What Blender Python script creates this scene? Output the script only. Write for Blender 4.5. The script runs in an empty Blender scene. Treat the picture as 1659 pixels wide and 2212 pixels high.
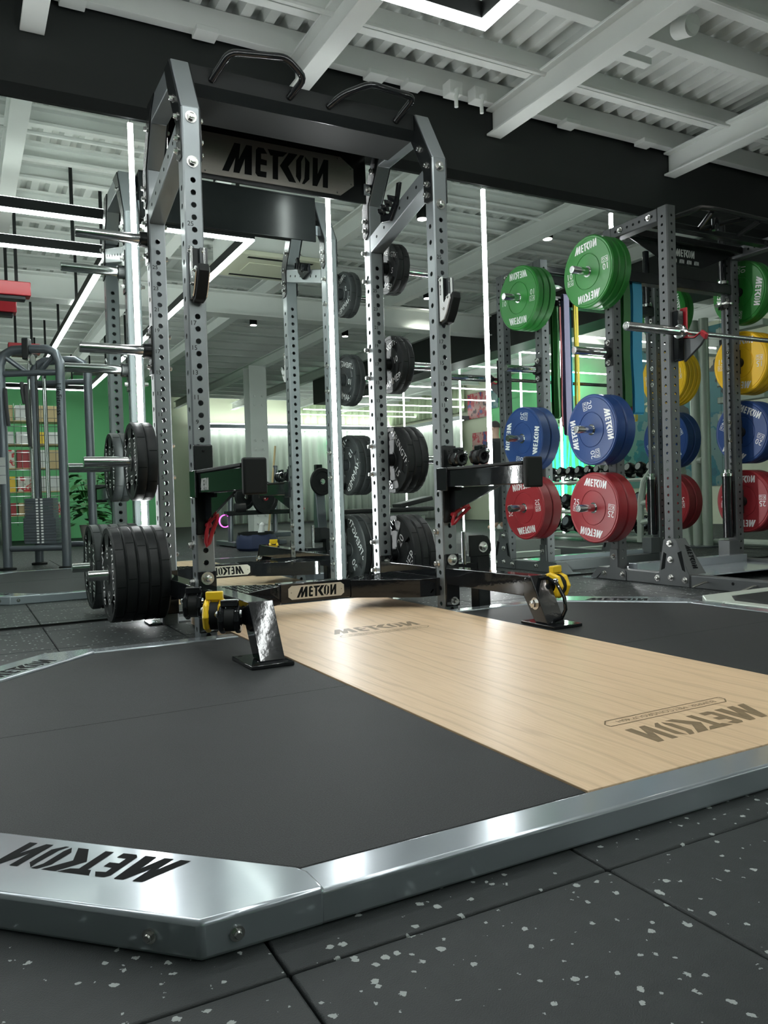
import bpy, math, random
from mathutils import Vector, Matrix
random.seed(7)
sc = bpy.context.scene
COL = sc.collection
PI = math.pi
# ---------------------------------------------------------------- camera, world, exposure
CAMP = Vector((-1.47206, -3.20951, 0.57977))
RIGHT = Vector((0.881955, -0.470336, -0.030645))
DOWN = Vector((-0.035795, -0.002007, -0.999357))
FWD = Vector((0.469972, 0.882485, -0.018606))
cd = bpy.data.cameras.new('camera')
cd.sensor_fit = 'HORIZONTAL'
cd.sensor_width = 36.0
cd.lens = 1722.22 / 1659 * 36
cd.clip_start = 0.02
cam = bpy.data.objects.new('camera', cd)
COL.objects.link(cam)
up = (-DOWN)
cam.matrix_world = Matrix(((RIGHT.x, up.x, -FWD.x, CAMP.x), (RIGHT.y, up.y, -FWD.y, CAMP.y), (RIGHT.z, up.z, -FWD.z, CAMP.z), (0, 0, 0, 1)))
sc.camera = cam
w = bpy.data.worlds.new('world')
sc.world = w
w.use_nodes = True
w.node_tree.nodes['Background'].inputs[0].default_value = (0.6, 0.65, 0.65, 1)
w.node_tree.nodes['Background'].inputs[1].default_value = 0.05
sc.view_settings.view_transform = 'Standard'
sc.view_settings.look = 'None'
sc.view_settings.gamma = 1.0
sc.view_settings.use_curve_mapping = False
sc.view_settings.exposure = 0.1
sc.cycles.use_denoising = True
sc.cycles.max_bounces = 10
sc.cycles.glossy_bounces = 6
sc.cycles.diffuse_bounces = 4
sc.cycles.sample_clamp_indirect = 6.0
LED_MAIN, ADDED_LED_UP, LED_STRIP, LED_HOOP, SPOT_W = 30.0, 7.5, 60.0, 20.0, 50.0

# ---------------------------------------------------------------- materials
MATS = {}
def mat(name, col, rough=0.5, metal=0.0, spec=0.5, var=0.0, vscale=20.0, bump=0.0, bscale=200.0, coat=0.0, emit=None, estr=0.0, stretch=None, alpha=None, trans=0.0):
    m = bpy.data.materials.new(name)
    m.use_nodes = True
    nt = m.node_tree
    b = nt.nodes['Principled BSDF']
    b.inputs['Base Color'].default_value = (*col, 1)
    b.inputs['Roughness'].default_value = rough
    b.inputs['Metallic'].default_value = metal
    b.inputs['Specular IOR Level'].default_value = spec
    b.inputs['Coat Weight'].default_value = coat
    b.inputs['Coat Roughness'].default_value = 0.08
    b.inputs['Transmission Weight'].default_value = trans
    if emit:
        b.inputs['Emission Color'].default_value = (*emit, 1)
        b.inputs['Emission Strength'].default_value = estr
    if var or bump:
        tc = nt.nodes.new('ShaderNodeTexCoord')
        mp = nt.nodes.new('ShaderNodeMapping')
        nt.links.new(tc.outputs['Object'], mp.inputs[0])
        if stretch:
            mp.inputs['Scale'].default_value = stretch
    if var:
        n = nt.nodes.new('ShaderNodeTexNoise')
        n.inputs['Scale'].default_value = vscale
        n.inputs['Detail'].default_value = 4
        nt.links.new(mp.outputs[0], n.inputs['Vector'])
        r = nt.nodes.new('ShaderNodeValToRGB')
        r.color_ramp.elements[0].position = 0.3
        r.color_ramp.elements[1].position = 0.7
        r.color_ramp.elements[0].color = (*[max(0, c * (1 - var)) for c in col], 1)
        r.color_ramp.elements[1].color = (*[min(1, c * (1 + var)) for c in col], 1)
        nt.links.new(n.outputs['Fac'], r.inputs[0])
        nt.links.new(r.outputs[0], b.inputs['Base Color'])
    if bump:
        n2 = nt.nodes.new('ShaderNodeTexNoise')
        n2.inputs['Scale'].default_value = bscale
        n2.inputs['Detail'].default_value = 3
        nt.links.new(mp.outputs[0], n2.inputs['Vector'])
        bp = nt.nodes.new('ShaderNodeBump')
        bp.inputs['Strength'].default_value = bump
        bp.inputs['Distance'].default_value = 0.002
        nt.links.new(n2.outputs['Fac'], bp.inputs['Height'])
        nt.links.new(bp.outputs[0], b.inputs['Normal'])
    MATS[name] = m
    return m
mat('steel', (0.215, 0.235, 0.245), 0.36, 0.5, 0.5, 0.04, 6, 0, 1, 0.2)
mat('steel_dark', (0.080, 0.086, 0.089), 0.5, 0.3, 0.45, 0.06, 8)
mat('silver_paint', (0.36, 0.40, 0.43), 0.17, 0.5, 0.5, 0.03, 6, 0.05, 40, 0.2)
mat('black_gloss', (0.009, 0.010, 0.0115), 0.055, 0.0, 0.5, 0, 1, 0.06, 45, 0.0)
mat('black_satin', (0.011, 0.0125, 0.013), 0.24, 0.0, 0.25, 0.1, 10, 0.08, 300)
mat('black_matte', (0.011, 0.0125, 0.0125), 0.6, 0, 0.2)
mat('chrome', (0.62, 0.63, 0.63), 0.13, 1.0)
mat('chrome_bar', (0.55, 0.56, 0.56), 0.2, 1.0, bump=0.1, bscale=500)
mat('zinc', (0.62, 0.62, 0.60), 0.25, 1.0)
mat('brushed', (0.34, 0.32, 0.29), 0.4, 0.75, 0.5, 0.06, 30, stretch=(1, 1, 25))
mat('brass_plate', (0.62, 0.58, 0.50), 0.35, 0.55)
mat('rubber', (0.021, 0.0235, 0.024), 0.62, 0, 0.35, 0.25, 60, 0.5, 500)
mat('urethane', (0.0135, 0.0155, 0.016), 0.52, 0, 0.3, 0.1, 15, 0.1, 300)
mat('urethane_face', (0.10, 0.11, 0.112), 0.45, 0.2, 0.4, 0.06, 30)
mat('print_white', (0.72, 0.73, 0.72), 0.5)
mat('print_grey', (0.45, 0.46, 0.45), 0.5)
mat('print_dark', (0.008, 0.009, 0.0095), 0.8, 0, 0.1)
mat('burn', (0.19, 0.135, 0.075), 0.5, 0, 0.3, 0.25, 30, stretch=(10, 1, 1))
mat('green', (0.016, 0.165, 0.022), 0.42, 0, 0.4, 0.04, 8)
mat('blue', (0.013, 0.045, 0.165), 0.42, 0, 0.4, 0.04, 8)
mat('red', (0.25, 0.018, 0.024), 0.42, 0, 0.4, 0.04, 8)
mat('yellow', (0.75, 0.45, 0.012), 0.42, 0, 0.4, 0.04, 8)
mat('red_plastic', (0.36, 0.015, 0.025), 0.3)
mat('yellow_plastic', (0.85, 0.56, 0.02), 0.3)
mat('band_blue', (0.03, 0.30, 0.50), 0.5)
mat('band_green', (0.015, 0.13, 0.02), 0.5)
mat('band_red', (0.22, 0.025, 0.03), 0.5)
mat('band_purple', (0.10, 0.085, 0.17), 0.5)
mat('band_yellow', (0.55, 0.42, 0.05), 0.5)
mat('ceiling_paint', (0.72, 0.745, 0.72), 0.62, 0, 0.3, 0.03, 3)
mat('fascia', (0.0155, 0.0185, 0.0180), 0.5, 0, 0.35, 0.06, 2)
mat('wall_grey', (0.42, 0.44, 0.42), 0.7)
mat('wall_cream', (0.62, 0.64, 0.50), 0.7)
mat('wall_green', (0.20, 0.62, 0.28), 0.7)
mat('curtain_mat', (0.70, 0.75, 0.68), 0.6, emit=(0.8, 1.0, 0.85), estr=0.0)
mat('curtain_green', (0.50, 0.58, 0.40), 0.6)
mat('machine_grey', (0.13, 0.145, 0.165), 0.35, 0.5, 0.5, 0, 1, 0, 1, 0.3)
mat('machine_pale', (0.50, 0.56, 0.50), 0.4, 0.3)
mat('cable_black', (0.02, 0.02, 0.022), 0.4)
mat('upholstery', (0.02, 0.021, 0.022), 0.5)
mat('navy', (0.02, 0.03, 0.075), 0.7)
mat('led', (1, 1, 1), 0.5, emit=(0.95, 1.0, 0.985), estr=LED_MAIN)
mat('added_led_up', (1, 1, 1), 0.5, emit=(0.97, 1.0, 0.975), estr=ADDED_LED_UP)  # glow of the strips added on the pendants as ceiling fill
mat('led_strip', (1, 1, 1), 0.5, emit=(0.96, 1.0, 0.995), estr=LED_STRIP)
mat('led_hoop', (1, 1, 1), 0.5, emit=(0.97, 1.0, 0.98), estr=LED_HOOP)
mat('cove', (1, 1, 1), 0.5, emit=(0.97, 1.0, 0.98), estr=9)
mat('lamp_glow', (1, 1, 1), 0.5, emit=(1.0, 0.93, 0.86), estr=30)
mat('neon_green', (0.1, 0.9, 0.5), 0.5, emit=(0.04, 1.0, 0.42), estr=2.4)
mat('neon_pink', (0.9, 0.1, 0.8), 0.5, emit=(1.0, 0.1, 0.85), estr=4.0)
mat('exit_green', (0.1, 0.9, 0.4), 0.5, emit=(0.05, 1.0, 0.4), estr=2.0)
mat('leaf', (0.03, 0.15, 0.03), 0.45)
mat('soil_pot', (0.35, 0.33, 0.30), 0.6)
mat('skin', (0.50, 0.33, 0.25), 0.55)
mat('hair', (0.015, 0.012, 0.010), 0.5)
mat('shirt', (0.015, 0.016, 0.018), 0.8)
mat('trousers', (0.05, 0.055, 0.06), 0.8)
mat('wood_stick', (0.55, 0.42, 0.22), 0.5)

def mirror_material():
    m = bpy.data.materials.new('mirror_glass')
    m.use_nodes = True
    b = m.node_tree.nodes['Principled BSDF']
    b.inputs['Base Color'].default_value = (0.80, 0.865, 0.83, 1)
    b.inputs['Metallic'].default_value = 1
    b.inputs['Roughness'].default_value = 0.0
    MATS['mirror'] = m
mirror_material()

def tile_material():
    m = bpy.data.materials.new('speckled_rubber')
    m.use_nodes = True
    nt = m.node_tree
    b = nt.nodes['Principled BSDF']
    b.inputs['Roughness'].default_value = 0.6
    b.inputs['Specular IOR Level'].default_value = 0.35
    g = nt.nodes.new('ShaderNodeNewGeometry')
    v = nt.nodes.new('ShaderNodeTexVoronoi')
    v.inputs['Scale'].default_value = 58
    v.inputs['Randomness'].default_value = 1.0
    nt.links.new(g.outputs['Position'], v.inputs['Vector'])
    nz = nt.nodes.new('ShaderNodeTexNoise')
    nz.inputs['Scale'].default_value = 160
    nt.links.new(g.outputs['Position'], nz.inputs['Vector'])
    sep = nt.nodes.new('ShaderNodeSeparateColor')
    nt.links.new(v.outputs['Color'], sep.inputs[0])
    # radius of a fleck differs per cell; most cells carry none
    mm = nt.nodes.new('ShaderNodeMapRange')
    mm.inputs['From Min'].default_value = 0.60
    mm.inputs['From Max'].default_value = 1.0
    mm.inputs['To Min'].default_value = 0.0
    mm.inputs['To Max'].default_value = 0.34
    nt.links.new(sep.outputs[0], mm.inputs['Value'])
    ad = nt.nodes.new('ShaderNodeMath'); ad.operation = 'MULTIPLY_ADD'
    nt.links.new(nz.outputs['Fac'], ad.inputs[0]); ad.inputs[1].default_value = 0.55; 
    nt.links.new(v.outputs['Distance'], ad.inputs[2])
    sb = nt.nodes.new('ShaderNodeMath'); sb.operation = 'SUBTRACT'
    nt.links.new(ad.outputs[0], sb.inputs[0]); sb.inputs[1].default_value = 0.27
    lt = nt.nodes.new('ShaderNodeMath'); lt.operation = 'LESS_THAN'
    nt.links.new(sb.outputs[0], lt.inputs[0]); nt.links.new(mm.outputs[0], lt.inputs[1])
    fl = nt.nodes.new('ShaderNodeTexNoise'); fl.inputs['Scale'].default_value = 30
    nt.links.new(g.outputs['Position'], fl.inputs['Vector'])
    rp = nt.nodes.new('ShaderNodeValToRGB')
    rp.color_ramp.elements[0].color = (0.0165, 0.0205, 0.021, 1)
    rp.color_ramp.elements[1].color = (0.027, 0.032, 0.0325, 1)
    nt.links.new(fl.outputs['Fac'], rp.inputs[0])
    mx = nt.nodes.new('ShaderNodeMix'); mx.data_type = 'RGBA'
    nt.links.new(lt.outputs[0], mx.inputs[0])
    nt.links.new(rp.outputs[0], mx.inputs[6])
    mx.inputs[7].default_value = (0.34, 0.37, 0.36, 1)
    nt.links.new(mx.outputs[2], b.inputs['Base Color'])
    n2 = nt.nodes.new('ShaderNodeTexNoise'); n2.inputs['Scale'].default_value = 500
    nt.links.new(g.outputs['Position'], n2.inputs['Vector'])
    bp = nt.nodes.new('ShaderNodeBump'); bp.inputs['Strength'].default_value = 0.4; bp.inputs['Distance'].default_value = 0.002
    nt.links.new(n2.outputs['Fac'], bp.inputs['Height'])
    nt.links.new(bp.outputs[0], b.inputs['Normal'])
    MATS['tile'] = m
tile_material()

def mat_rubber():
    # dense rubber mat with very fine crumbs
    m = bpy.data.materials.new('crumb_rubber')
    m.use_nodes = True
    nt = m.node_tree
    b = nt.nodes['Principled BSDF']
    b.inputs['Roughness'].default_value = 0.66
    b.inputs['Specular IOR Level'].default_value = 0.3
    g = nt.nodes.new('ShaderNodeNewGeometry')
    n1 = nt.nodes.new('ShaderNodeTexNoise'); n1.inputs['Scale'].default_value = 420; n1.inputs['Detail'].default_value = 2
    n2 = nt.nodes.new('ShaderNodeTexNoise'); n2.inputs['Scale'].default_value = 5; n2.inputs['Detail'].default_value = 3
    for n in (n1, n2):
        nt.links.new(g.outputs['Position'], n.inputs['Vector'])
    rp = nt.nodes.new('ShaderNodeValToRGB')
    rp.color_ramp.elements[0].position = 0.35
    rp.color_ramp.elements[1].position = 0.85
    rp.color_ramp.elements[0].color = (0.0095, 0.0115, 0.0122, 1)
    rp.color_ramp.elements[1].color = (0.034, 0.039, 0.040, 1)
    nt.links.new(n1.outputs['Fac'], rp.inputs[0])
    mx = nt.nodes.new('ShaderNodeMix'); mx.data_type = 'RGBA'; mx.blend_type = 'MULTIPLY'; mx.inputs[0].default_value = 0.35
    nt.links.new(rp.outputs[0], mx.inputs[6]); nt.links.new(n2.outputs['Fac'], mx.inputs[7])
    nt.links.new(mx.outputs[2], b.inputs['Base Color'])
    bp = nt.nodes.new('ShaderNodeBump'); bp.inputs['Strength'].default_value = 0.5; bp.inputs['Distance'].default_value = 0.0015
    nt.links.new(n1.outputs['Fac'], bp.inputs['Height'])
    nt.links.new(bp.outputs[0], b.inputs['Normal'])
    MATS['mat_rubber'] = m
mat_rubber()

def wood_material():
    m = bpy.data.materials.new('oak_panel')
    m.use_nodes = True
    nt = m.node_tree
    b = nt.nodes['Principled BSDF']
    b.inputs['Roughness'].default_value = 0.48
    b.inputs['Specular IOR Level'].default_value = 0.45
    b.inputs['Coat Weight'].default_value = 0.12
    b.inputs['Coat Roughness'].default_value = 0.3
    g = nt.nodes.new('ShaderNodeNewGeometry')
    mp = nt.nodes.new('ShaderNodeMapping'); mp.inputs['Scale'].default_value = (1.0, 0.13, 1)
    nt.links.new(g.outputs['Position'], mp.inputs[0])
    # broad cathedral figure: distorted bands across the board, running along its length
    wv = nt.nodes.new('ShaderNodeTexWave'); wv.wave_type = 'BANDS'; wv.bands_direction = 'X'
    wv.inputs['Scale'].default_value = 4.2; wv.inputs['Distortion'].default_value = 14; wv.inputs['Detail'].default_value = 3; wv.inputs['Detail Scale'].default_value = 1.3
    nt.links.new(mp.outputs[0], wv.inputs['Vector'])
    mp2 = nt.nodes.new('ShaderNodeMapping'); mp2.inputs['Scale'].default_value = (60, 1.8, 1)
    nt.links.new(g.outputs['Position'], mp2.inputs[0])
    n1 = nt.nodes.new('ShaderNodeTexNoise'); n1.inputs['Scale'].default_value = 3; n1.inputs['Detail'].default_value = 6
    nt.links.new(mp2.outputs[0], n1.inputs['Vector'])
    r1 = nt.nodes.new('ShaderNodeValToRGB')
    r1.color_ramp.elements[0].position = 0.0; r1.color_ramp.elements[1].position = 0.16
    r1.color_ramp.elements[0].color = (0.545, 0.39, 0.24, 1); r1.color_ramp.elements[1].color = (0.635, 0.462, 0.29, 1)
    nt.links.new(wv.outputs['Fac'], r1.inputs[0])
    r2 = nt.nodes.new('ShaderNodeValToRGB')
    r2.color_ramp.elements[0].position = 0.32; r2.color_ramp.elements[1].position = 0.6
    r2.color_ramp.elements[0].color = (0.88, 0.855, 0.82, 1); r2.color_ramp.elements[1].color = (1, 1, 1, 1)
    nt.links.new(n1.outputs['Fac'], r2.inputs[0])
    mx = nt.nodes.new('ShaderNodeMix'); mx.data_type = 'RGBA'; mx.blend_type = 'MULTIPLY'; mx.inputs[0].default_value = 1.0
    nt.links.new(r1.outputs[0], mx.inputs[6]); nt.links.new(r2.outputs[0], mx.inputs[7])
    nt.links.new(mx.outputs[2], b.inputs['Base Color'])
    bp = nt.nodes.new('ShaderNodeBump'); bp.inputs['Strength'].default_value = 0.08; bp.inputs['Distance'].default_value = 0.001
    nt.links.new(n1.outputs['Fac'], bp.inputs['Height']); nt.links.new(bp.outputs[0], b.inputs['Normal'])
    MATS['wood'] = m
wood_material()

def poster_material(name, cols, scale):
    m = bpy.data.materials.new(name)
    m.use_nodes = True
    nt = m.node_tree
    b = nt.nodes['Principled BSDF']
    tc = nt.nodes.new('ShaderNodeTexCoord')
    n = nt.nodes.new('ShaderNodeTexNoise'); n.inputs['Scale'].default_value = scale; n.inputs['Detail'].default_value = 3
    nt.links.new(tc.outputs['Object'], n.inputs['Vector'])
    r = nt.nodes.new('ShaderNodeValToRGB'); r.color_ramp.interpolation = 'CONSTANT'
    r.color_ramp.elements[0].color = (*cols[0], 1)
    r.color_ramp.elements[1].color = (*cols[-1], 1)
    for i, c in enumerate(cols[1:-1]):
        e = r.color_ramp.elements.new(0.3 + 0.35 * (i + 1) / len(cols)); e.color = (*c, 1)
    r.color_ramp.elements[-1].position = 0.64
    nt.links.new(n.outputs['Fac'], r.inputs[0])
    nt.links.new(r.outputs[0], b.inputs['Base Color'])
    MATS[name] = m
poster_material('poster_red', [(0.03, 0.04, 0.2), (0.45, 0.04, 0.06), (0.5, 0.25, 0.25), (0.06, 0.02, 0.04)], 5)
poster_material('poster_teal', [(0.02, 0.1, 0.14), (0.02, 0.13, 0.17), (0.12, 0.2, 0.2), (0.01, 0.05, 0.09)], 3)
poster_material('mural', [(0.45, 0.40, 0.28), (0.03, 0.035, 0.035), (0.05, 0.16, 0.18), (0.5, 0.45, 0.32)], 1.6)
poster_material('goods', [(0.6, 0.5, 0.35), (0.6, 0.05, 0.06), (0.7, 0.68, 0.6), (0.05, 0.05, 0.05)], 7)

# ---------------------------------------------------------------- mesh helpers
ORG = {}
def V(*a):
    return Vector(a)
class MB:
    def __init__(s):
        s.v = []; s.f = []
    def add(s, vs, fs):
        o = len(s.v)
        s.v += [Vector(p) for p in vs]
        s.f += [tuple(i + o for i in q) for q in fs]
        return s
    def box(s, x0, x1, y0, y1, z0, z1):
        return s.add([(x0, y0, z0), (x1, y0, z0), (x1, y1, z0), (x0, y1, z0), (x0, y0, z1), (x1, y0, z1), (x1, y1, z1), (x0, y1, z1)],
                     [(0, 3, 2, 1), (4, 5, 6, 7), (0, 1, 5, 4), (1, 2, 6, 5), (2, 3, 7, 6), (3, 0, 4, 7)])
    def obox(s, c, ax, ay, az):
        c, ax, ay, az = Vector(c), Vector(ax), Vector(ay), Vector(az)
        P = [c + i * ax + j * ay + k * az for k in (-1, 1) for (i, j) in ((-1, -1), (1, -1), (1, 1), (-1, 1))]
        return s.add(P, [(0, 3, 2, 1), (4, 5, 6, 7), (0, 1, 5, 4), (1, 2, 6, 5), (2, 3, 7, 6), (3, 0, 4, 7)])
    def prism(s, pts, vec):
        vec = Vector(vec); n = len(pts)
        P = [Vector(p) for p in pts]
        nrm = Vector()
        for i in range(n):
            nrm += (P[i] - P[0]).cross(P[(i + 1) % n] - P[0])
        if nrm.dot(vec) < 0:
            P.reverse()
        return s.add(P + [p + vec for p in P], [tuple(reversed(range(n))), tuple(range(n, 2 * n))] + [(i, (i + 1) % n, (i + 1) % n + n, i + n) for i in range(n)])
    def px(s, x0, x1, yz):
        return s.prism([(x0, y, z) for y, z in yz], (x1 - x0, 0, 0))
    def py(s, y0, y1, xz):
        return s.prism([(x, y0, z) for x, z in xz], (0, y1 - y0, 0))
    def pz(s, z0, z1, xy):
        return s.prism([(x, y, z0) for x, y in xy], (0, 0, z1 - z0))
    def cyl(s, p0, p1, r, r1=None, n=16, caps=True, ph=0.0):
        p0, p1 = Vector(p0), Vector(p1)
        r1 = r if r1 is None else r1
        d = (p1 - p0).normalized()
        a = d.orthogonal().normalized(); b = d.cross(a)
        vs = []
        for p, rr in ((p0, r), (p1, r1)):
            vs += [p + rr * (math.cos(2 * PI * i / n + ph) * a + math.sin(2 * PI * i / n + ph) * b) for i in range(n)]
        fs = [(i, (i + 1) % n, n + (i + 1) % n, n + i) for i in range(n)]
        if caps:
            fs += [tuple(reversed(range(n))), tuple(range(n, 2 * n))]
        return s.add(vs, fs)
    def lathe(s, prof, org, axis, n=40, mod=None, closed=False):
        org, d = Vector(org), Vector(axis).normalized()
        a = Vector((0, 0, 1)) if abs(d.z) < 0.9 else Vector((1, 0, 0))
        a = (a - d * a.dot(d)).normalized(); b = d.cross(a)
        vs = []
        for j, (r, h) in enumerate(prof):
            for i in range(n):
                rr = r - (mod(i, j) if mod else 0)
                vs.append(org + d * h + rr * (math.cos(2 * PI * i / n) * a + math.sin(2 * PI * i / n) * b))
        m = len(prof); fs = []
        for j in range(m - 1 + (1 if closed else 0)):
            k = (j + 1) % m
            fs += [(j * n + i, j * n + (i + 1) % n, k * n + (i + 1) % n, k * n + i) for i in range(n)]
        if not closed:
            fs += [tuple(reversed(range(n))), tuple(range((m - 1) * n, m * n))]
        return s.add(vs, fs)
    def tube(s, path, r, n=10, closed=False):
        P = [Vector(p) for p in path]; m = len(P)
        T = []
        for i in range(m):
            if closed:
                t = (P[(i + 1) % m] - P[i - 1])
            else:
                t = (P[min(i + 1, m - 1)] - P[max(i - 1, 0)])
            T.append(t.normalized())
        a = T[0].orthogonal().normalized(); vs = []
        for i in range(m):
            a = (a - T[i] * a.dot(T[i])).normalized(); b = T[i].cross(a)
            rr = r[i] if isinstance(r, (list, tuple)) else r
            vs += [P[i] + rr * (math.cos(2 * PI * k / n) * a + math.sin(2 * PI * k / n) * b) for k in range(n)]
        fs = []
        for i in range(m if closed else m - 1):
            j = (i + 1) % m
            fs += [(i * n + k, i * n + (k + 1) % n, j * n + (k + 1) % n, j * n + k) for k in range(n)]
        if not closed:
            fs += [tuple(reversed(range(n))), tuple(range((m - 1) * n, m * n))]
        return s.add(vs, fs)
    def ribbon(s, path, wdir, wid, th):
        # flat strap: path points, width along wdir, thickness th
        wdir = Vector(wdir).normalized(); P = [Vector(p) for p in path]; m = len(P); vs = []
        for i in range(m):
            t = (P[min(i + 1, m - 1)] - P[max(i - 1, 0)]).normalized()
            nn = t.cross(wdir).normalized()
            for a, b in ((-1, -1), (1, -1), (1, 1), (-1, 1)):
                vs.append(P[i] + wdir * a * wid / 2 + nn * b * th / 2)
        fs = [(3, 2, 1, 0), tuple(range(4 * m - 4, 4 * m))]
        for i in range(m - 1):
            fs += [(i * 4 + k, i * 4 + (k + 1) % 4, i * 4 + 4 + (k + 1) % 4, i * 4 + 4 + k) for k in range(4)]
        return s.add(vs, fs)
    def build(s, name, m, parent=None, bevel=0.0, smooth=True, seg=2, org=None, ang=35):
        o_ = Vector(ORG.get(parent.name, (0, 0, 0))) if parent else Vector((0, 0, 0))
        if org is not None:
            o_ = Vector(org)
        me = bpy.data.meshes.new(name)
        me.from_pydata([tuple(p - o_) for p in s.v], [], s.f)
        me.update()
        if smooth:
            for p in me.polygons:
                p.use_smooth = True
            me.set_sharp_from_angle(angle=math.radians(ang))
        me.materials.append(MATS[m] if isinstance(m, str) else m)
        o = bpy.data.objects.new(name, me)
        COL.objects.link(o)
        if parent:
            o.parent = parent
            ORG[o.name] = ORG.get(parent.name, Vector((0, 0, 0)))
        else:
            o.location = o_
            ORG[o.name] = o_
        if bevel:
            bm = o.modifiers.new('bevel', 'BEVEL')
            bm.width = bevel; bm.segments = seg; bm.limit_method = 'ANGLE'; bm.angle_limit = math.radians(40)
        return o
def tag(o, label, cat, group=None, kind=None):
    if label: o['label'] = label
    if cat: o['category'] = cat
    if group: o['group'] = group
    if kind: o['kind'] = kind
    return o
def thing(name, loc, label, cat, group=None):
    o = bpy.data.objects.new(name, None)
    o.empty_display_size = 0.1
    o.location = loc
    COL.objects.link(o)
    ORG[o.name] = Vector(loc)
    return tag(o, label, cat, group)
def struct(o):
    o['kind'] = 'structure'
    return o
def copy_tree(o, parent=None):
    c = o.copy()
    COL.objects.link(c)
    c.parent = parent
    for ch in list(o.children):
        copy_tree(ch, c)
    return c
# the brand mark, drawn as polygons in units of its height
LOGO = [
 [(0, 0), (.46, 1), (.67, 1), (.60, .48), (.875, 1), (1.08, 1), (1.04, 0), (.78, 0), (.81, .52), (.6, 0), (.39, 0), (.48, .5), (.23, 0)],
 [(1.17, .1), (1.22, .9), (1.30, 1), (1.50, 1), (1.62, .83), (1.40, .80), (1.395, .62), (1.60, .60), (1.59, .42), (1.37, .42), (1.36, .2), (1.58, .2), (1.56, 0), (1.25, 0)],
 [(1.64, 1), (2.37, 1), (2.2, .83), (2.02, .80), (1.99, 0), (1.79, 0), (1.82, .8), (1.74, .8)],
 [(2.42, 1), (2.75, 1), (2.38, .52), (2.66, 0), (2.40, 0), (2.07, .5)],
 [(2.69, .78), (2.85, 1), (3.0, 1), (2.88, .78), (2.86, .2), (2.80, .02), (2.66, .22)],
 [(3.02, .98), (3.2, .8), (3.17, .2), (2.97, 0), (2.88, .0), (2.98, .2), (3.03, .76)],
 [(3.28, 0), (3.33, 1), (3.52, 1), (3.50, .45), (3.75, 1), (3.93, 1), (3.88, 0), (3.68, 0), (3.70, .5), (3.46, 0)]]
def logo_mb(org, xd, yd, h, wmul=1.0, th=0.0, center=True, mb=None):
    mb = mb or MB()
    xd, yd, org = Vector(xd).normalized(), Vector(yd).normalized(), Vector(org)
    n = xd.cross(yd)
    for poly in LOGO:
        pts = [org + xd * ((x - (1.965 if center else 0)) * h * wmul) + yd * ((y - (.5 if center else 0)) * h) for x, y in poly]
        if th:
            mb.prism(pts, n * th)
        else:
            mb.add(pts, [tuple(reversed(range(len(pts))))])
    return mb
_TX = {}
def text_mb(txt, org, xd, yd, h, mb=None, center=True):
    # built-in font outline turned into faces
    mb = mb or MB()
    if txt not in _TX:
        cu = bpy.data.curves.new('t', 'FONT'); cu.body = txt; cu.size = 1.0
        cu.resolution_u = 2
        ob = bpy.data.objects.new('t', cu); COL.objects.link(ob)
        dg = bpy.context.evaluated_depsgraph_get(); dg.update()
        me = bpy.data.meshes.new_from_object(ob.evaluated_get(dg))
        vs = [tuple(v.co) for v in me.vertices]; fs = [tuple(p.vertices) for p in me.polygons]
        x0, x1 = min(v[0] for v in vs), max(v[0] for v in vs); y0, y1 = min(v[1] for v in vs), max(v[1] for v in vs)
        _TX[txt] = ([((v[0] - (x0 + x1) / 2) / (y1 - y0), (v[1] - (y0 + y1) / 2) / (y1 - y0)) for v in vs], fs)
        bpy.data.objects.remove(ob); bpy.data.meshes.remove(me); bpy.data.curves.remove(cu)
    vs, fs = _TX[txt]
    xd, yd, org = Vector(xd).normalized(), Vector(yd).normalized(), Vector(org)
    return mb.add([org + xd * (x * h) + yd * (y * h) for x, y in vs], fs)
def rot2(xd, yd, deg):
    c, s_ = math.cos(math.radians(deg)), math.sin(math.radians(deg))
    xd, yd = Vector(xd), Vector(yd)
    return xd * c + yd * s_, yd * c - xd * s_
_BOLT = {}
def bolt(parent, p, n, r=0.0125, h=0.012, m='zinc', name='bolt'):
    # hexagon head on a washer
    p, n = Vector(p), Vector(n).normalized()
    key = (tuple(round(c, 3) for c in n), r, h, m)
    if key not in _BOLT:
        mb = MB().cyl((0, 0, 0), n * 0.003, r * 1.45, n=14).cyl(n * 0.003, n * (0.003 + h), r, r * 0.96, n=6)
        mb.cyl(n * (0.003 + h), n * (0.005 + h), r * 0.8, r * 0.6, n=12)
        o = mb.build(name, m, None)
        _BOLT[key] = o.data
        ORG.pop(o.name, None)
    else:
        o = bpy.data.objects.new(name, _BOLT[key]); COL.objects.link(o)
    o.parent = parent
    o.location = p - ORG.get(parent.name, Vector((0, 0, 0)))
    return o
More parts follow.
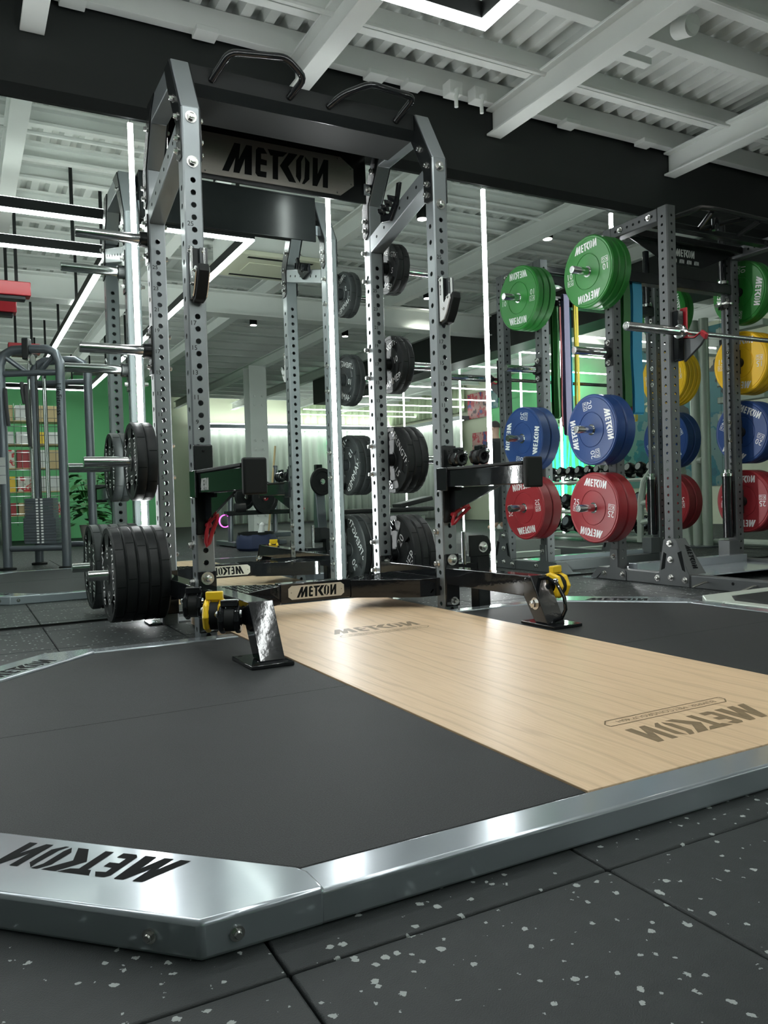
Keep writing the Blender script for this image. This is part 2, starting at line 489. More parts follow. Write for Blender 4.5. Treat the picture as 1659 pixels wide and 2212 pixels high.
def holed_face(mb, org, ud, vd, wid, L, cs, hh, r, n=12):
    org, ud, vd = Vector(org), Vector(ud), Vector(vd)
    P = lambda u, v: org + ud * u + vd * v
    prev = 0.0
    for c in cs:
        a, b = c - hh, c + hh
        if a > prev + 1e-6:
            mb.add([P(0, prev), P(wid, prev), P(wid, a), P(0, a)], [(0, 1, 2, 3)])
        cor = [P(wid, b), P(0, b), P(0, a), P(wid, a)]
        ring = [P(wid / 2 + r * math.cos(2 * PI * i / n + PI / n), c + r * math.sin(2 * PI * i / n + PI / n)) for i in range(n)]
        q = lambda i: int(((i + 0.5) / n * 4)) % 4
        fs = []
        for i in range(n):
            j = (i + 1) % n
            k0, k1 = q(i), q(j)
            fs.append((k0, 4 + j, 4 + i))
            if k0 != k1:
                fs.append((k0, k1, 4 + j))
        mb.add(cor + ring, fs)
        # short collar gives the wall its thickness
        inn = [p - ud.cross(vd) * 0.004 for p in ring]
        mb.add(ring + inn, [(i, (i + 1) % n, n + (i + 1) % n, n + i) for i in range(n)])
        prev = b
    mb.add([P(0, prev), P(wid, prev), P(wid, L), P(0, L)], [(0, 1, 2, 3)])
def holed_tube(x0, y0, wd, z0, z1, pf, f0, ps, s0, r, ch=0.006, ftop=None, fbot=0.0, n=12):
    mb = MB()
    L = z1 - z0; w_ = wd - 2 * ch
    def cs(p, st):
        out = []; z = st
        while z < (ftop or z1) - 0.03:
            if z > z0 + max(0.03, fbot): out.append(z - z0)
            z += p
        return out
    cf, csd = cs(pf, f0), cs(ps, s0)
    X1, Y1 = x0 + wd, y0 + wd
    holed_face(mb, (x0 + ch, y0, z0), (1, 0, 0), (0, 0, 1), w_, L, cf, pf / 2 * .8, r, n)
    holed_face(mb, (X1 - ch, Y1, z0), (-1, 0, 0), (0, 0, 1), w_, L, cf, pf / 2 * .8, r, n)
    holed_face(mb, (x0, Y1 - ch, z0), (0, -1, 0), (0, 0, 1), w_, L, csd, min(ps, .06) / 2 * .8, r, n)
    holed_face(mb, (X1, y0 + ch, z0), (0, 1, 0), (0, 0, 1), w_, L, csd, min(ps, .06) / 2 * .8, r, n)
    for (a, b) in (((x0, y0 + ch), (x0 + ch, y0)), ((X1 - ch, y0), (X1, y0 + ch)), ((X1, Y1 - ch), (X1 - ch, Y1)), ((x0 + ch, Y1), (x0, Y1 - ch))):
        mb.add([(*a, z0), (*b, z0), (*b, z1), (*a, z1)], [(0, 1, 2, 3)])
    oct_ = [(x0 + ch, y0), (X1 - ch, y0), (X1, y0 + ch), (X1, Y1 - ch), (X1 - ch, Y1), (x0 + ch, Y1), (x0, Y1 - ch), (x0, y0 + ch)]
    mb.add([(*p, z1) for p in oct_], [tuple(range(8))])
    mb.add([(*p, z0) for p in oct_], [tuple(reversed(range(8)))])
    return mb
YM = 0.9917     # mirror plane
# ---------------------------------------------------------------- the room
floor = struct(MB().box(-6, 9.0, -14.2, 1.0, -0.06, -0.012).build('floor', 'tile'))
TS = 0.52
tile_me = None
for i in range(-5, 14):
    for j in range(-4, 7):
        x0, y0 = -1.136 + TS * i, -2.295 + TS * j
        x1, y1 = x0 + TS, min(y0 + TS, 0.985)
        if y1 - y0 < 0.02 or (x0 > -1.35 and x1 < 1.35 and y0 > -2.2 and y1 < -0.1):
            continue
        if y1 - y0 < TS - 0.01 or tile_me is None:
            t = MB().box(-0.2585, 0.2585, -(y1 - y0) / 2 + 0.0015, (y1 - y0) / 2 - 0.0015, -0.012, 0).build('rubber_tile', 'tile', floor, 0.004)
            if tile_me is None and y1 - y0 > TS - 0.01:
                tile_me = t
        else:
            t = tile_me.copy(); COL.objects.link(t)
        t.location = ((x0 + x1) / 2, (y0 + y1) / 2, 0)
# corrugated deck
mb = MB(); n = 0; x = -6.0; prof = []
while x < 9.0:
    prof += [(x, 3.165), (x + 0.055, 3.165), (x + 0.075, 3.215), (x + 0.115, 3.215)]
    x += 0.135
vs = [(x, y, z) for x, z in prof for y in (-14.2, 1.1)]
mb.add(vs, [(2 * i, 2 * i + 2, 2 * i + 3, 2 * i + 1) for i in range(len(prof) - 1)])
mb.box(-6, 9.0, -14.2, 1.1, 3.225, 3.26)
ceiling = struct(mb.build('ceiling', 'ceiling_paint', smooth=False))
IB = [-3.9, -2.48, -1.08, 0.285, 1.64, 3.22, 4.62, 6.1, 7.6, 9.1]
for x in IB:
    m_ = MB().box(x - 0.055, x + 0.055, -14.1, 0.98, 2.865, 2.879).box(x - 0.006, x + 0.006, -14.1, 0.98, 2.879, 3.02).box(x - 0.055, x + 0.055, -14.1, 0.98, 3.02, 3.034)
    m_.build('beam', 'ceiling_paint', ceiling, 0.002)
PUR = [0.93, 0.55, -0.02, -0.39, -0.95, -1.32, -1.9, -2.27, -2.85, -3.7, -4.3, -4.9, -5.5, -6.1, -6.7, -7.3, -7.9, -8.5, -9.1, -9.7, -10.3, -10.9, -11.5, -12.1, -12.7, -13.3]
pur = None
for y in PUR:
    if pur is None:
        # C-section purlin with lips
        pur = MB().px(-6, 9.0, [(-0.03, 0), (0.03, 0), (0.03, 0.02), (-0.022, 0.02), (-0.022, 0.108), (0.03, 0.108), (0.03, 0.128), (-0.03, 0.128)]).build('purlin', 'ceiling_paint', ceiling, 0.002)
        o = pur
    else:
        o = pur.copy(); COL.objects.link(o)
    o.location = (0, y, 3.036)
# conduits, cable boxes and clips under the deck
for y, z in ((0.46, 3.02), (-0.46, 3.02)):
    MB().cyl((-6, y, z), (9.0, y, z), 0.016, n=8).build('conduit', 'ceiling_paint', ceiling)
for (x, y) in ((1.22, 0.80), (1.40, 0.80)):
    m_ = MB().box(x - 0.045, x + 0.045, y - 0.03, y + 0.05, 2.96, 3.04)
    m_.build('junction_box', 'ceiling_paint', ceiling, 0.004)
    MB().tube([(x, y - 0.02, 2.985), (x - 0.02, y - 0.08, 2.96), (x - 0.05, y - 0.1, 2.90), (x - 0.05, y - 0.1, 2.84)], 0.012, 8).build('conduit', 'ceiling_paint', ceiling)
for (x, y) in ((-0.25, 0.9), (0.75, 0.9), (1.0, 0.9), (2.2, 0.9), (2.9, 0.9), (-0.9, 0.9)):
    MB().box(x - 0.06, x + 0.06, y - 0.05, y + 0.05, 3.008, 3.037).build('cleat', 'ceiling_paint', ceiling, 0.003)
MB().cyl((2.03, -0.16, 3.05), (2.03, -0.26, 3.02), 0.055, n=24).cyl((2.03, -0.26, 3.02), (2.03, -0.262, 3.02), 0.048, 0.03, n=24).build('vent_pipe', 'ceiling_paint', ceiling)
MB().box(1.86, 2.18, 0.16, 0.22, 3.05, 3.09).build('cleat', 'ceiling_paint', ceiling, 0.003)
MB().px(-6, 9.0, [(-3.36, 2.605), (-3.16, 2.605), (-3.16, 2.62), (-3.252, 2.62), (-3.252, 2.845), (-3.16, 2.845), (-3.16, 2.86), (-3.36, 2.86), (-3.36, 2.845), (-3.268, 2.845), (-3.268, 2.62), (-3.36, 2.62)]).build('girder', 'ceiling_paint', ceiling)
# mirror wall
wall_back = struct(MB().box(-6, 9.0, 0.984, 1.2, 2.612, 3.165).box(-6, 9.0, YM + 0.006, 1.2, 0, 2.612).build('wall_back', 'fascia'))
MB().box(-6, 9.0, 0.978, 0.9975, 2.546, 2.612).build('mirror_head_trim', 'black_matte', wall_back, 0.002)
LX = [-0.6331 + 1.0923 * k for k in range(-4, 8)]
for a, b in zip(LX[:-1], LX[1:]):
    MB().box(a + 0.0012, b - 0.0012, YM, YM + 0.006, 0.012, 2.546).build('mirror_panel', 'mirror', wall_back)
LL = {3: 'long vertical white LED strip on the mirror behind the left-hand black plates', 4: 'vertical white LED strip on the mirror below the centre of the rack sign',
      5: 'vertical white LED strip on the mirror between the two racks', 6: 'vertical white LED strip on the mirror, its top end showing above the green plates',
      7: 'vertical white LED strip on the mirror behind the rightmost dark upright'}
for k, x in enumerate(LX):
    if k not in LL: continue
    t = thing('led_strip', (x, 0.985, 0.03), LL[k], 'LED strip', 'LED strips on the mirror wall')
    MB().box(x - 0.0145, x + 0.0145, 0.9885, 0.9912, 0.03, 2.53).build('channel', 'zinc', t)
    MB().box(x - 0.0125, x + 0.0125, 0.983, 0.9885, 0.03, 2.525).build('diffuser', 'led_strip', t, 0.002)
# remaining walls
wf = struct(MB().box(-6, 9.0, -14.4, -14.2, 0, 3.2).build('wall_front', 'wall_cream'))
struct(MB().box(-6, 2.1, -10.6, -10.45, 0, 3.0).build('wall_partition', 'wall_green'))
struct(MB().box(-6.2, -6, -14.4, 1.2, 0, 3.2).build('wall_left', 'wall_grey'))
wr = struct(MB().box(9.0, 9.2, -14.4, 1.2, 0, 3.2).build('wall_right', 'wall_cream'))
MB().box(8.985, 9.0, -9.3, -7.5, 0, 3.1).build('painted_section', 'wall_green', wr)
MB().box(8.985, 9.0, -5.6, -3.0, 1.75, 3.1).build('mural_panel', 'mural', wr)
MB().box(8.985, 9.0, -5.6, -3.0, 0.6, 1.75).build('mural_panel', 'poster_teal', wr)
# dark soffit that closes off the studio area to the right
struct(MB().box(4.62, 5.0, -9.0, 0.96, 2.40, 2.86).build('trim_1', 'fascia'))

# ---------------------------------------------------------------- lamps
def led_run(parent, a, b, z=2.505, wd=0.055):
    a, b = Vector((*a, z)), Vector((*b, z))
    d = (b - a).normalized(); s_ = Vector((-d.y, d.x, 0))
    c = (a + b) / 2; L = (b - a).length / 2
    MB().obox(c + V(0, 0, 0.048), d * (L + wd / 2), s_ * wd / 2, V(0, 0, 0.034)).build('housing', 'black_matte', parent)
    MB().obox(c + V(0, 0, 0.007), d * (L + wd / 2 - 0.003), s_ * (wd / 2 - 0.003), V(0, 0, 0.007)).build('diffuser', 'led', parent)
    MB().obox(c + V(0, 0, 0.0845), d * (L + wd / 2 - 0.003), s_ * (wd / 2 - 0.006), V(0, 0, 0.002)).build('added_uplight', 'added_led_up', parent)  # added upward strip, hidden from below, only there to brighten the ceiling
    n_ = max(1, int(2 * L / 1.4))
    for i in range(n_ + 1):
        p = a + d * (0.25 + (2 * L - 0.5) * i / n_)
        MB().box(p.x - 0.012, p.x + 0.012, p.y - 0.012, p.y + 0.012, z + 0.08, 3.165).build('drop_rod', 'black_matte', parent)
t = thing('led_pendant', (0.505, -0.5, 2.505), 'white LED line pendant with black housing, bent in a right angle above the platform', 'pendant light')
led_run(t, (-3.3, -0.5), (0.505, -0.5))
led_run(t, (0.505, -0.5), (0.505, -8.9))
t = thing('led_pendant', (-0.385, -1.28, 2.505), 'inner white LED line pendant seen in the mirror left of the rack', 'pendant light')
led_run(t, (-3.3, -1.28), (-0.385, -1.28))
led_run(t, (-0.385, -1.28), (-0.385, -8.1))
t = thing('led_pendant', (-2.0, -8.9, 2.505), 'short LED line pendant far back in front of the green wall', 'pendant light')
led_run(t, (-2.0, -8.9), (0.505, -8.9))
# LED hoops of the studio area: a tube under the ceiling and a leg down each end
for i, y in enumerate((-2.79, -3.98, -5.25, -6.42, -7.5, -9.0, -10.2, -11.4, -12.4)):
    xs = (5.4, 5.7, 5.5, 5.15, 5.4, 5.4, 5.4, 5.4, 5.4)[i]
    t = thing('led_hoop', (xs, y, 0), ['first', 'second', 'third', 'fourth', 'fifth', 'sixth', 'seventh', 'eighth', 'ninth'][i] + ' white LED hoop from the mirror in the reflected studio on the right', 'LED tube', 'LED hoops of the studio')
    MB().cyl((xs, y, 2.6), (8.9, y, 2.6), 0.011, n=8).build('tube', 'led_hoop', t)
    if i < 4:
        MB().cyl((xs, y, 0.02), (xs, y, 2.615), 0.014, n=8).build('leg', 'led_hoop', t)
SPOTS = {(2.15, -0.74): 'round downlight reflected beside the right upright top of the silver rack', (3.53, -0.74): 'round downlight reflected left of the real green plates',
         (2.15, -5.22): 'round downlight reflected between the silver rack uprights below the sign', (3.65, -5.48): 'round downlight reflected right of the central LED strip',
         (3.63, -3.1): 'round downlight reflected beside the right-hand bar hook', (6.3, -3.1): 'round downlight reflected under the real green plates'}
for (x, y), lb in SPOTS.items():
    t = thing('downlight', (x, y, 2.97), lb, 'downlight', 'round downlights')
    MB().cyl((x, y, 2.972), (x, y, 3.09), 0.05, n=20).build('can', 'black_satin', t)
    MB().cyl((x, y, 2.969), (x, y, 2.972), 0.042, n=20).build('lens', 'lamp_glow', t)
    ld = bpy.data.lights.new('spot', 'SPOT'); ld.energy = SPOT_W; ld.spot_size = 1.7; ld.spot_blend = 0.6; ld.shadow_soft_size = 0.05; ld.color = (1, 0.95, 0.88)
    lo = bpy.data.objects.new('spot', ld);  COL.objects.link(lo)
    lo.parent = t; lo.location = (0, 0, -0.012)
# ---------------------------------------------------------------- lifting platform
plat = thing('lifting_platform', (0, -1.148, 0), 'low lifting platform with an oak centre panel, black rubber sides and a silver steel frame', 'lifting platform')
YC = -1.148; YF, YFI = -2.2155, -2.136; YB, YBI = -0.0805, -0.16
MB().box(-1.06, 1.06, YF, YFI, 0, 0.049).build('rail', 'silver_paint', plat, 0.006, seg=3)
for s in (-1, 1):
    a, b = sorted((s * 0.514, s * 1.06))
    MB().box(a, b, YBI, YB, 0, 0.049).build('rail', 'silver_paint', plat, 0.006, seg=3)
    a, b = sorted((s * 1.50, s * 1.58))
    MB().box(a, b, -1.70, -0.60, 0, 0.049).build('rail', 'silver_paint', plat, 0.006, seg=3)
for sx in (-1, 1):
    for sy in (-1, 1):
        base = [(-1.05, YF), (-1.223, YF), (-1.58, -1.8585), (-1.58, -1.69), (-1.50, -1.69), (-1.06, YFI), (-1.05, YFI - 0.02)]
        pts = [(x if sx < 0 else -x, y if sy < 0 else 2 * YC - y) for x, y in base]
        cp = MB().pz(-0.001, 0.052, [p for p in pts]).build('corner_plate', 'silver_paint', plat, 0.007, seg=3)
        u = V(sx * 0.70711, sy * 0.70711, 0)          # outward
        xd = V(u.y, -u.x, 0)                          # reading direction seen from the platform
        c = V(sx * 1.318, (-1.963 if sy < 0 else 2 * YC + 1.963), 0.0524)
        logo_mb(c, xd, u, 0.074).build('cutout_lettering', 'print_dark', cp, smooth=False)
        bolt(cp, (sx * 1.176, YF if sy < 0 else YB, 0.025), (0, sy, 0), 0.007, 0.004)
        bolt(cp, V(sx * 1.275, (YF + 0.052 if sy < 0 else YB - 0.052), 0.025), u, 0.007, 0.004)
        bolt(cp, (sx * 1.58, (-1.80 if sy < 0 else 2 * YC + 1.80), 0.025), (sx, 0, 0), 0.007, 0.004)
for s in (-1, 1):
    for k in (0, 1):
        base = [(-0.5115, YFI), (-1.055, YFI), (-1.499, -1.692), (-1.499, -1.1565), (-0.5115, -1.1565)]
        pts = [(x if s < 0 else -x, y if k == 0 else 2 * YC - y + (-0.0 if k == 0 else -0.0155)) for x, y in base]
        if k == 1:
            pts = [(x, min(y, YBI)) for x, y in pts]
        MB().pz(0.0, 0.0475 - (0.0006 if k else 0), pts).build('rubber_mat', 'mat_rubber', plat, 0.0025)
wood = MB().box(-0.5085, 0.5085, YFI + 0.001, 0.60, 0.0, 0.0495).build('wood_panel', 'wood', plat, 0.0012)
def wood_logo(cy, d):
    xd, yd = V(d, 0, 0), V(0, d, 0)
    c = V(0, cy, 0.0499)
    logo_mb(c, xd, yd, 0.101).build('burnt_logo', 'burn', wood, smooth=False)
    c2 = c - yd * 0.105
    mb = MB(); L, h, r = 0.2, 0.019, 0.002
    for a, b in (((-L, -h), (L - .02, -h)), ((-L + .02, h), (L, h)), ((-L, -h), (-L, h - .02)), ((-L, h - .02), (-L + .02, h)), ((L, h), (L, -h + .02)), ((L, -h + .02), (L - .02, -h))):
        p, q = c2 + xd * a[0] + yd * a[1], c2 + xd * b[0] + yd * b[1]
        t = (q - p).normalized(); n = V(-t.y, t.x, 0) * r
        mb.add([p - n, q - n, q + n, p + n], [(0, 1, 2, 3)])
    text_mb('BUMPER  METCONGROUP 40H', c2, xd, yd, 0.0165, mb)
    mb.build('burnt_tagline', 'burn', wood, smooth=False)
wood_logo(-0.325, 1)
wood_logo(-1.957, -1)

# ---------------------------------------------------------------- silver power rack
RC = 0.5907; HW = 0.038
rack = thing('power_rack', (0, 0.35, 0), 'silver and black power rack with angled top and brand sign standing on the oak platform', 'power rack')
def numbers(parent, xc, y, z0, skip=()):
    mb = MB()
    for n in range(1, 27, 2):
        z = z0 + 0.05 * (n - 17)
        if n in skip: continue
        text_mb(str(n), (xc - 0.0165, y - 0.0006, z), (1, 0, 0), (0, 0, 1), 0.0185, mb)
    o = mb.build('hole_numbers', 'print_dark', parent, smooth=False)
    o['kind'] = 'stuff'
    return o
for s in (-1, 1):
    for yf, zt, f0 in ((0.0, 2.176, 0.035), (0.658, 2.166, 0.03)):
        up_ = holed_tube(s * RC - HW, yf, 0.076, 0.0, zt, 0.05, f0, 0.075, 0.06, 0.0115, ftop=1.93 if yf == 0 else 1.88).build('upright', 'steel', rack, smooth=False)
        numbers(up_, s * RC, yf, 1.308)
    # bent top section
    yz = [(0, 2.176), (0.147, 2.437), (0.59, 2.437), (0.734, 2.166), (0.658, 2.166), (0.547, 2.34), (0.194, 2.34), (0.076, 2.13), (0.076, 2.176 - 0.06), (0.0, 2.116)]
    yz = [(0.0, 2.1765), (0.147, 2.437), (0.59, 2.437), (0.734, 2.1665), (0.658, 2.1665), (0.547, 2.34), (0.194, 2.34), (0.104, 2.1765)]
    MB().px(s * RC - HW, s * RC + HW, yz).build('top_bend', 'steel', rack, 0.004)
    # gusset plates on the side faces
    for xs in ((s * RC - HW - 0.006, s * RC - HW), (s * RC + HW, s * RC + HW + 0.006)):
        MB().px(*xs, [(0.004, 2.17), (0.149, 2.432), (0.235, 2.432), (0.198, 2.338), (0.078, 2.128), (0.078, 1.985), (0.05, 1.97), (0.004, 1.97)]).build('gusset', 'black_satin', rack, 0.002)
        MB().px(*xs, [(0.58, 2.432), (0.732, 2.165), (0.732, 2.01), (0.70, 1.99), (0.662, 2.02), (0.662, 2.166), (0.52, 2.38), (0.45, 2.432)]).build('gusset', 'black_satin', rack, 0.002)
        d = -1 if xs[0] < s * RC else 1
        xb = xs[0] if d < 0 else xs[1]
        for (y, z) in ((0.045, 2.062), (0.05, 2.012), (0.105, 2.25), (0.045, 2.15), (0.70, 2.09), (0.70, 2.04), (0.60, 2.33)):
            bolt(rack, (xb, y, z), (d, 0, 0), 0.011, 0.012)
    # diagonal brace with holes
    yz = [(0.657, 1.912), (0.657, 2.0), (0.077, 2.15), (0.077, 2.064)]
    MB().px(s * RC - HW, s * RC + HW, yz).build('brace', 'steel', rack, 0.004)
    mbh = MB()
    for k in range(6):
        y = 0.58 - 0.085 * k; z = 1.956 + (0.657 - y) * 0.26
        mbh.cyl((s * RC - HW - 0.0008, y, z), (s * RC - HW + 0.001, y, z), 0.008, n=12)
    mbh.build('brace_holes', 'print_dark', rack)['kind'] = 'stuff'
    for z in (2.137, 1.958):
        bolt(rack, (s * RC, 0, z), (0, -1, 0), 0.0165, 0.013)
    for z in (0.405, 0.252):
        bolt(rack, (s * RC - HW, 0.038 + 0.018, z), (-1, 0, 0), 0.014, 0.013)
    # weight horns on the rear uprights
    for z in (1.845, 1.315, 0.785, 0.255):
        xo = s * (RC + HW)
        MB().box(*sorted((xo, xo + s * 0.008)), 0.662, 0.730, z - 0.115, z + 0.115).build('horn_plate', 'black_satin', rack, 0.003)
        hp = MB().lathe([(0.036, 0), (0.036, 0.03), (0.033, 0.034)], (xo + s * 0.008, 0.696, z), (s, 0, 0), 24).build('horn_collar', 'black_satin', rack)
        MB().lathe([(0.0245, 0), (0.0245, 0.288), (0.0225, 0.292)], (xo + s * 0.036, 0.696, z), (s, 0, 0), 28).build('weight_horn', 'chrome', rack)
        for dz in (-0.077, 0.077):
            bolt(rack, (xo + s * 0.008, 0.696, z + dz), (s, 0, 0), 0.0115, 0.012)
            bolt(rack, (s * (RC - HW), 0.696 + 0.022, z + dz), (-s, 0, 0), 0.0115, 0.018)
    # side rails, slanted front foot and its base plate
    MB().box(s * RC - HW, s * RC + HW, 0.077, 0.657, 0.155, 0.232).build('side_rail', 'black_gloss', rack, 0.004)
    MB().px(s * RC - HW, s * RC + HW, [(-0.012, 0.157), (-0.012, 0.236), (-0.645, 0.243), (-0.598, 0.158)]).build('front_rail', 'black_gloss', rack, 0.004)
    MB().box(s * RC - HW, s * RC + HW, -0.012, -0.0005, 0.05, 0.30).build('rail_bracket', 'black_gloss', rack, 0.003)
    bolt(rack, (s * RC, -0.012, 0.272), (0, -1, 0), 0.0185, 0.013)
    bolt(rack, (s * RC + 0.006, -0.012, 0.075), (0, -1, 0), 0.014, 0.02)
    MB().box(s * RC - HW, s * RC + HW, 0.6455, 0.6575, 0.05, 0.26).build('rail_bracket', 'black_gloss', rack, 0.003)
    bolt(rack, (s * RC, 0.6455, 0.222), (0, -1, 0), 0.0145, 0.013)
    foot = MB().px(s * RC - 0.0385, s * RC + 0.0385, [(-0.606, 0.235), (-0.648, 0.2435), (-0.748, 0.060), (-0.668, 0.060), (-0.597, 0.160)]).build('front_foot', 'black_gloss', rack, 0.005)
    MB().px(s * RC - 0.043, s * RC + 0.043, [(-0.6485, 0.2445), (-0.6545, 0.2445), (-0.7545, 0.0605), (-0.7485, 0.0605)]).build('foot_cover', 'black_gloss', rack, 0.002)
    MB().box(s * 0.607 - 0.072, s * 0.607 + 0.072, -0.805, -0.60, 0.0480, 0.0600).build('base_plate', 'black_gloss', rack, 0.002)
    for (dx, y) in ((-0.05, -0.62), (0.05, -0.785)):
        MB().cyl((s * 0.607 + dx, y, 0.0601), (s * 0.607 + dx, y, 0.0604), 0.008, n=12).build('plate_slot', 'print_dark', rack)
    MB().box(s * RC - 0.10, s * RC + 0.10, 0.68, 0.80, 0.0, 0.010).build('base_plate', 'silver_paint', rack, 0.002)
bolt(rack, (RC - 0.0385, -0.675, 0.135), (-1, 0, 0), 0.017, 0.015)
MB().box(0.775, 0.845, 0.04, 0.11, 0.001, 0.30).build('swivel_post', 'black_satin', rack, 0.004)
MB().py(0.03, 0.04, [(0.72, 0.275), (0.83, 0.275), (0.85, 0.295), (0.85, 0.335), (0.83, 0.372), (0.80, 0.38), (0.72, 0.38)]).build('swivel_bracket', 'black_satin', rack, 0.003)
bolt(rack, (0.80, 0.03, 0.32), (0, -1, 0), 0.0185, 0.012)
MB().cyl((0.70, 0.05, 0.24), (0.70, 0.05, 0.40), 0.012, n=14).build('swivel_pin', 'chrome', rack)
MB().box(0.6292, 0.775, 0.045, 0.10, 0.19, 0.245).build('swivel_arm', 'black_gloss', rack, 0.003)
# bent rod handle on the right foot
h = [(0.59, -0.665, 0.232), (0.60, -0.70, 0.236), (0.60, -0.755, 0.215), (0.60, -0.795, 0.165), (0.60, -0.80, 0.12), (0.597, -0.78, 0.085), (0.59, -0.745, 0.072)]
MB().tube(h, 0.0075, 10).build('foot_handle', 'black_gloss', rack)
# overhead crossbeam, pull-up handles, sign
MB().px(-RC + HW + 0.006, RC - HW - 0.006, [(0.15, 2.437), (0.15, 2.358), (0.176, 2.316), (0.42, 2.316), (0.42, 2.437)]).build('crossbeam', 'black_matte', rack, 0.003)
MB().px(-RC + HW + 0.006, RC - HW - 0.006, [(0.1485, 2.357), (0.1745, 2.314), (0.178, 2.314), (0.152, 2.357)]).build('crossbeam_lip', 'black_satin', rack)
HANDLES = [[(-0.455, .15, 2.383), (-0.40, 0.06, 2.47), (-0.155, 0.03, 2.49), (-0.055, 0.07, 2.442), (-0.10, .15, 2.383)],
           [(0.092, .15, 2.381), (0.14, .09, 2.42), (0.25, .03, 2.463), (0.50, .06, 2.466), (0.443, .15, 2.381)]]
for hp in HANDLES:
    pts = []
    for i, p in enumerate(hp):
        p = Vector(p)
        if 0 < i < len(hp) - 1:
            a, b = Vector(hp[i - 1]), Vector(hp[i + 1])
            r_ = 0.035
            p0, p1 = p + (a - p).normalized() * r_, p + (b - p).normalized() * r_
            for t_ in (0, .25, .5, .75, 1):
                pts.append(p0 * (1 - t_) ** 2 + p * 2 * t_ * (1 - t_) + p1 * t_ ** 2)
        else:
            pts.append(p)
    MB().tube(pts, 0.0155, 12).build('pull_up_handle', 'black_gloss', rack)
sign = MB().box(-0.53, 0.53, 0.642, 0.654, 2.166, 2.425).build('sign_board', 'black_satin', rack, 0.002)
MB().px(-0.53, 0.53, [(0.42, 2.425), (0.654, 2.425), (0.654, 2.434), (0.42, 2.434)]).build('top_panel', 'black_satin', rack)
oc = [(-0.38, 2.392), (0.38, 2.392), (0.455, 2.340), (0.455, 2.250), (0.375, 2.188), (-0.375, 2.188), (-0.455, 2.25), (-0.455, 2.34)]
sp = MB().py(0.638, 0.642, oc).build('sign_plate', 'brushed', sign, 0.001)
logo_mb((0.02, 0.6376, 2.288), (1, 0, 0), (0, 0, 1), 0.147).build('sign_lettering', 'print_dark', sp, smooth=False)
for (x, z) in ((-0.36, 2.378), (0.36, 2.378), (0.438, 2.335), (0.438, 2.255), (0.355, 2.2), (-0.355, 2.2)):
    MB().lathe([(0.005, 0), (0.004, 0.002)], (x, 0.638, z), (0, -1, 0), 10).build('rivet', 'zinc', sp)
for s in (-1, 1):
    MB().box(s * 0.532 - 0.02, s * 0.532 + 0.02, 0.630, 0.642, 2.21, 2.27).build('sign_tab', 'silver_paint', rack, 0.003)
    bolt(rack, (s * 0.535, 0.63, 2.238), (0, -1, 0), 0.012, 0.012)
# bottom step with brand plate and tread-plate corners
bar = MB().box(-0.18, 0.18, 0.255, 0.331, 0.106, 0.193).build('step_bar', 'black_gloss', rack, 0.004)
for yy, d in ((0.2535, 1), (0.3325, -1)):
    oc = [(-0.125, 0.181), (0.125, 0.181), (0.142, 0.168), (0.142, 0.130), (0.125, 0.117), (-0.125, 0.117), (-0.142, 0.13), (-0.142, 0.168)]
    bp_ = MB().py(yy - 0.001, yy + 0.001, oc).build('brand_plate', 'brass_plate', bar)
    logo_mb((0, yy - d * 0.0014, 0.149), (d, 0, 0), (0, 0, 1), 0.049, 1.06).build('plate_lettering', 'print_dark', bp_, smooth=False)
    for x in (-0.128, 0.128):
        MB().lathe([(0.003, 0), (0.0025, 0.001)], (x, yy - d * 0.001, 0.149), (0, -d, 0), 8).build('rivet', 'zinc', bp_)
for s in (-1, 1):
    xy = [(s * 0.18, 0.253), (s * 0.44, 0.04), (s * 0.5525, 0.04), (s * 0.5525, 0.50), (s * 0.40, 0.46), (s * 0.18, 0.333)]
    st = MB().pz(0.100, 0.186, xy).build('step_corner', 'black_gloss', rack, 0.002)
    mbt = MB()
    for i in range(11):
        for j in range(13):
            x, y = s * (0.2 + 0.033 * i), 0.06 + 0.034 * j
            # keep inside the corner outline
            if abs(x) > 0.54 or y > 0.345 + (abs(x) - 0.18) * 0.5 - 0.02 or y > 0.47 or y < 0.27 - (abs(x) - 0.18) * 0.82 or y < 0.05: continue
            a = 0.7 if (i + j) % 2 else -0.7
            d = V(math.cos(a), math.sin(a), 0); q = V(-d.y, d.x, 0)
            mbt.obox((x, y, 0.1868), d * 0.012, q * 0.0032, V(0, 0, 0.0012))
    f = V(0.26, -0.213, 0).normalized(); f.x *= s
    nrm = V(-f.y, f.x, 0) * (-1 if s > 0 else 1)
    if nrm.y > 0: nrm = -nrm
    for i in range(9):
        for zz, a in ((0.162, 0.0), (0.125, 0.0)):
            p = V(s * 0.18, 0.253, zz) + f * (0.03 + 0.036 * i + (0.018 if zz < 0.14 else 0))
            if (p - V(s * 0.18, 0.253, zz)).length > 0.32: continue
            mbt.obox(p + nrm * 0.0008, f * 0.011, V(0, 0, 0.0022), nrm * 0.001)
    for k, zz in enumerate((0.165, 0.125)):
        mbt.obox((s * (0.475 + 0.03 * k), 0.0395, zz), V(0.008, 0, 0.008), V(-0.002, 0, 0.002), V(0, 0.001, 0))
        mbt.obox((s * (0.525 - 0.02 * k), 0.0395, zz), V(0.008, 0, 0.008), V(-0.002, 0, 0.002), V(0, 0.001, 0))
    mbt.build('tread_pattern', 'black_gloss', st)['kind'] = 'stuff'

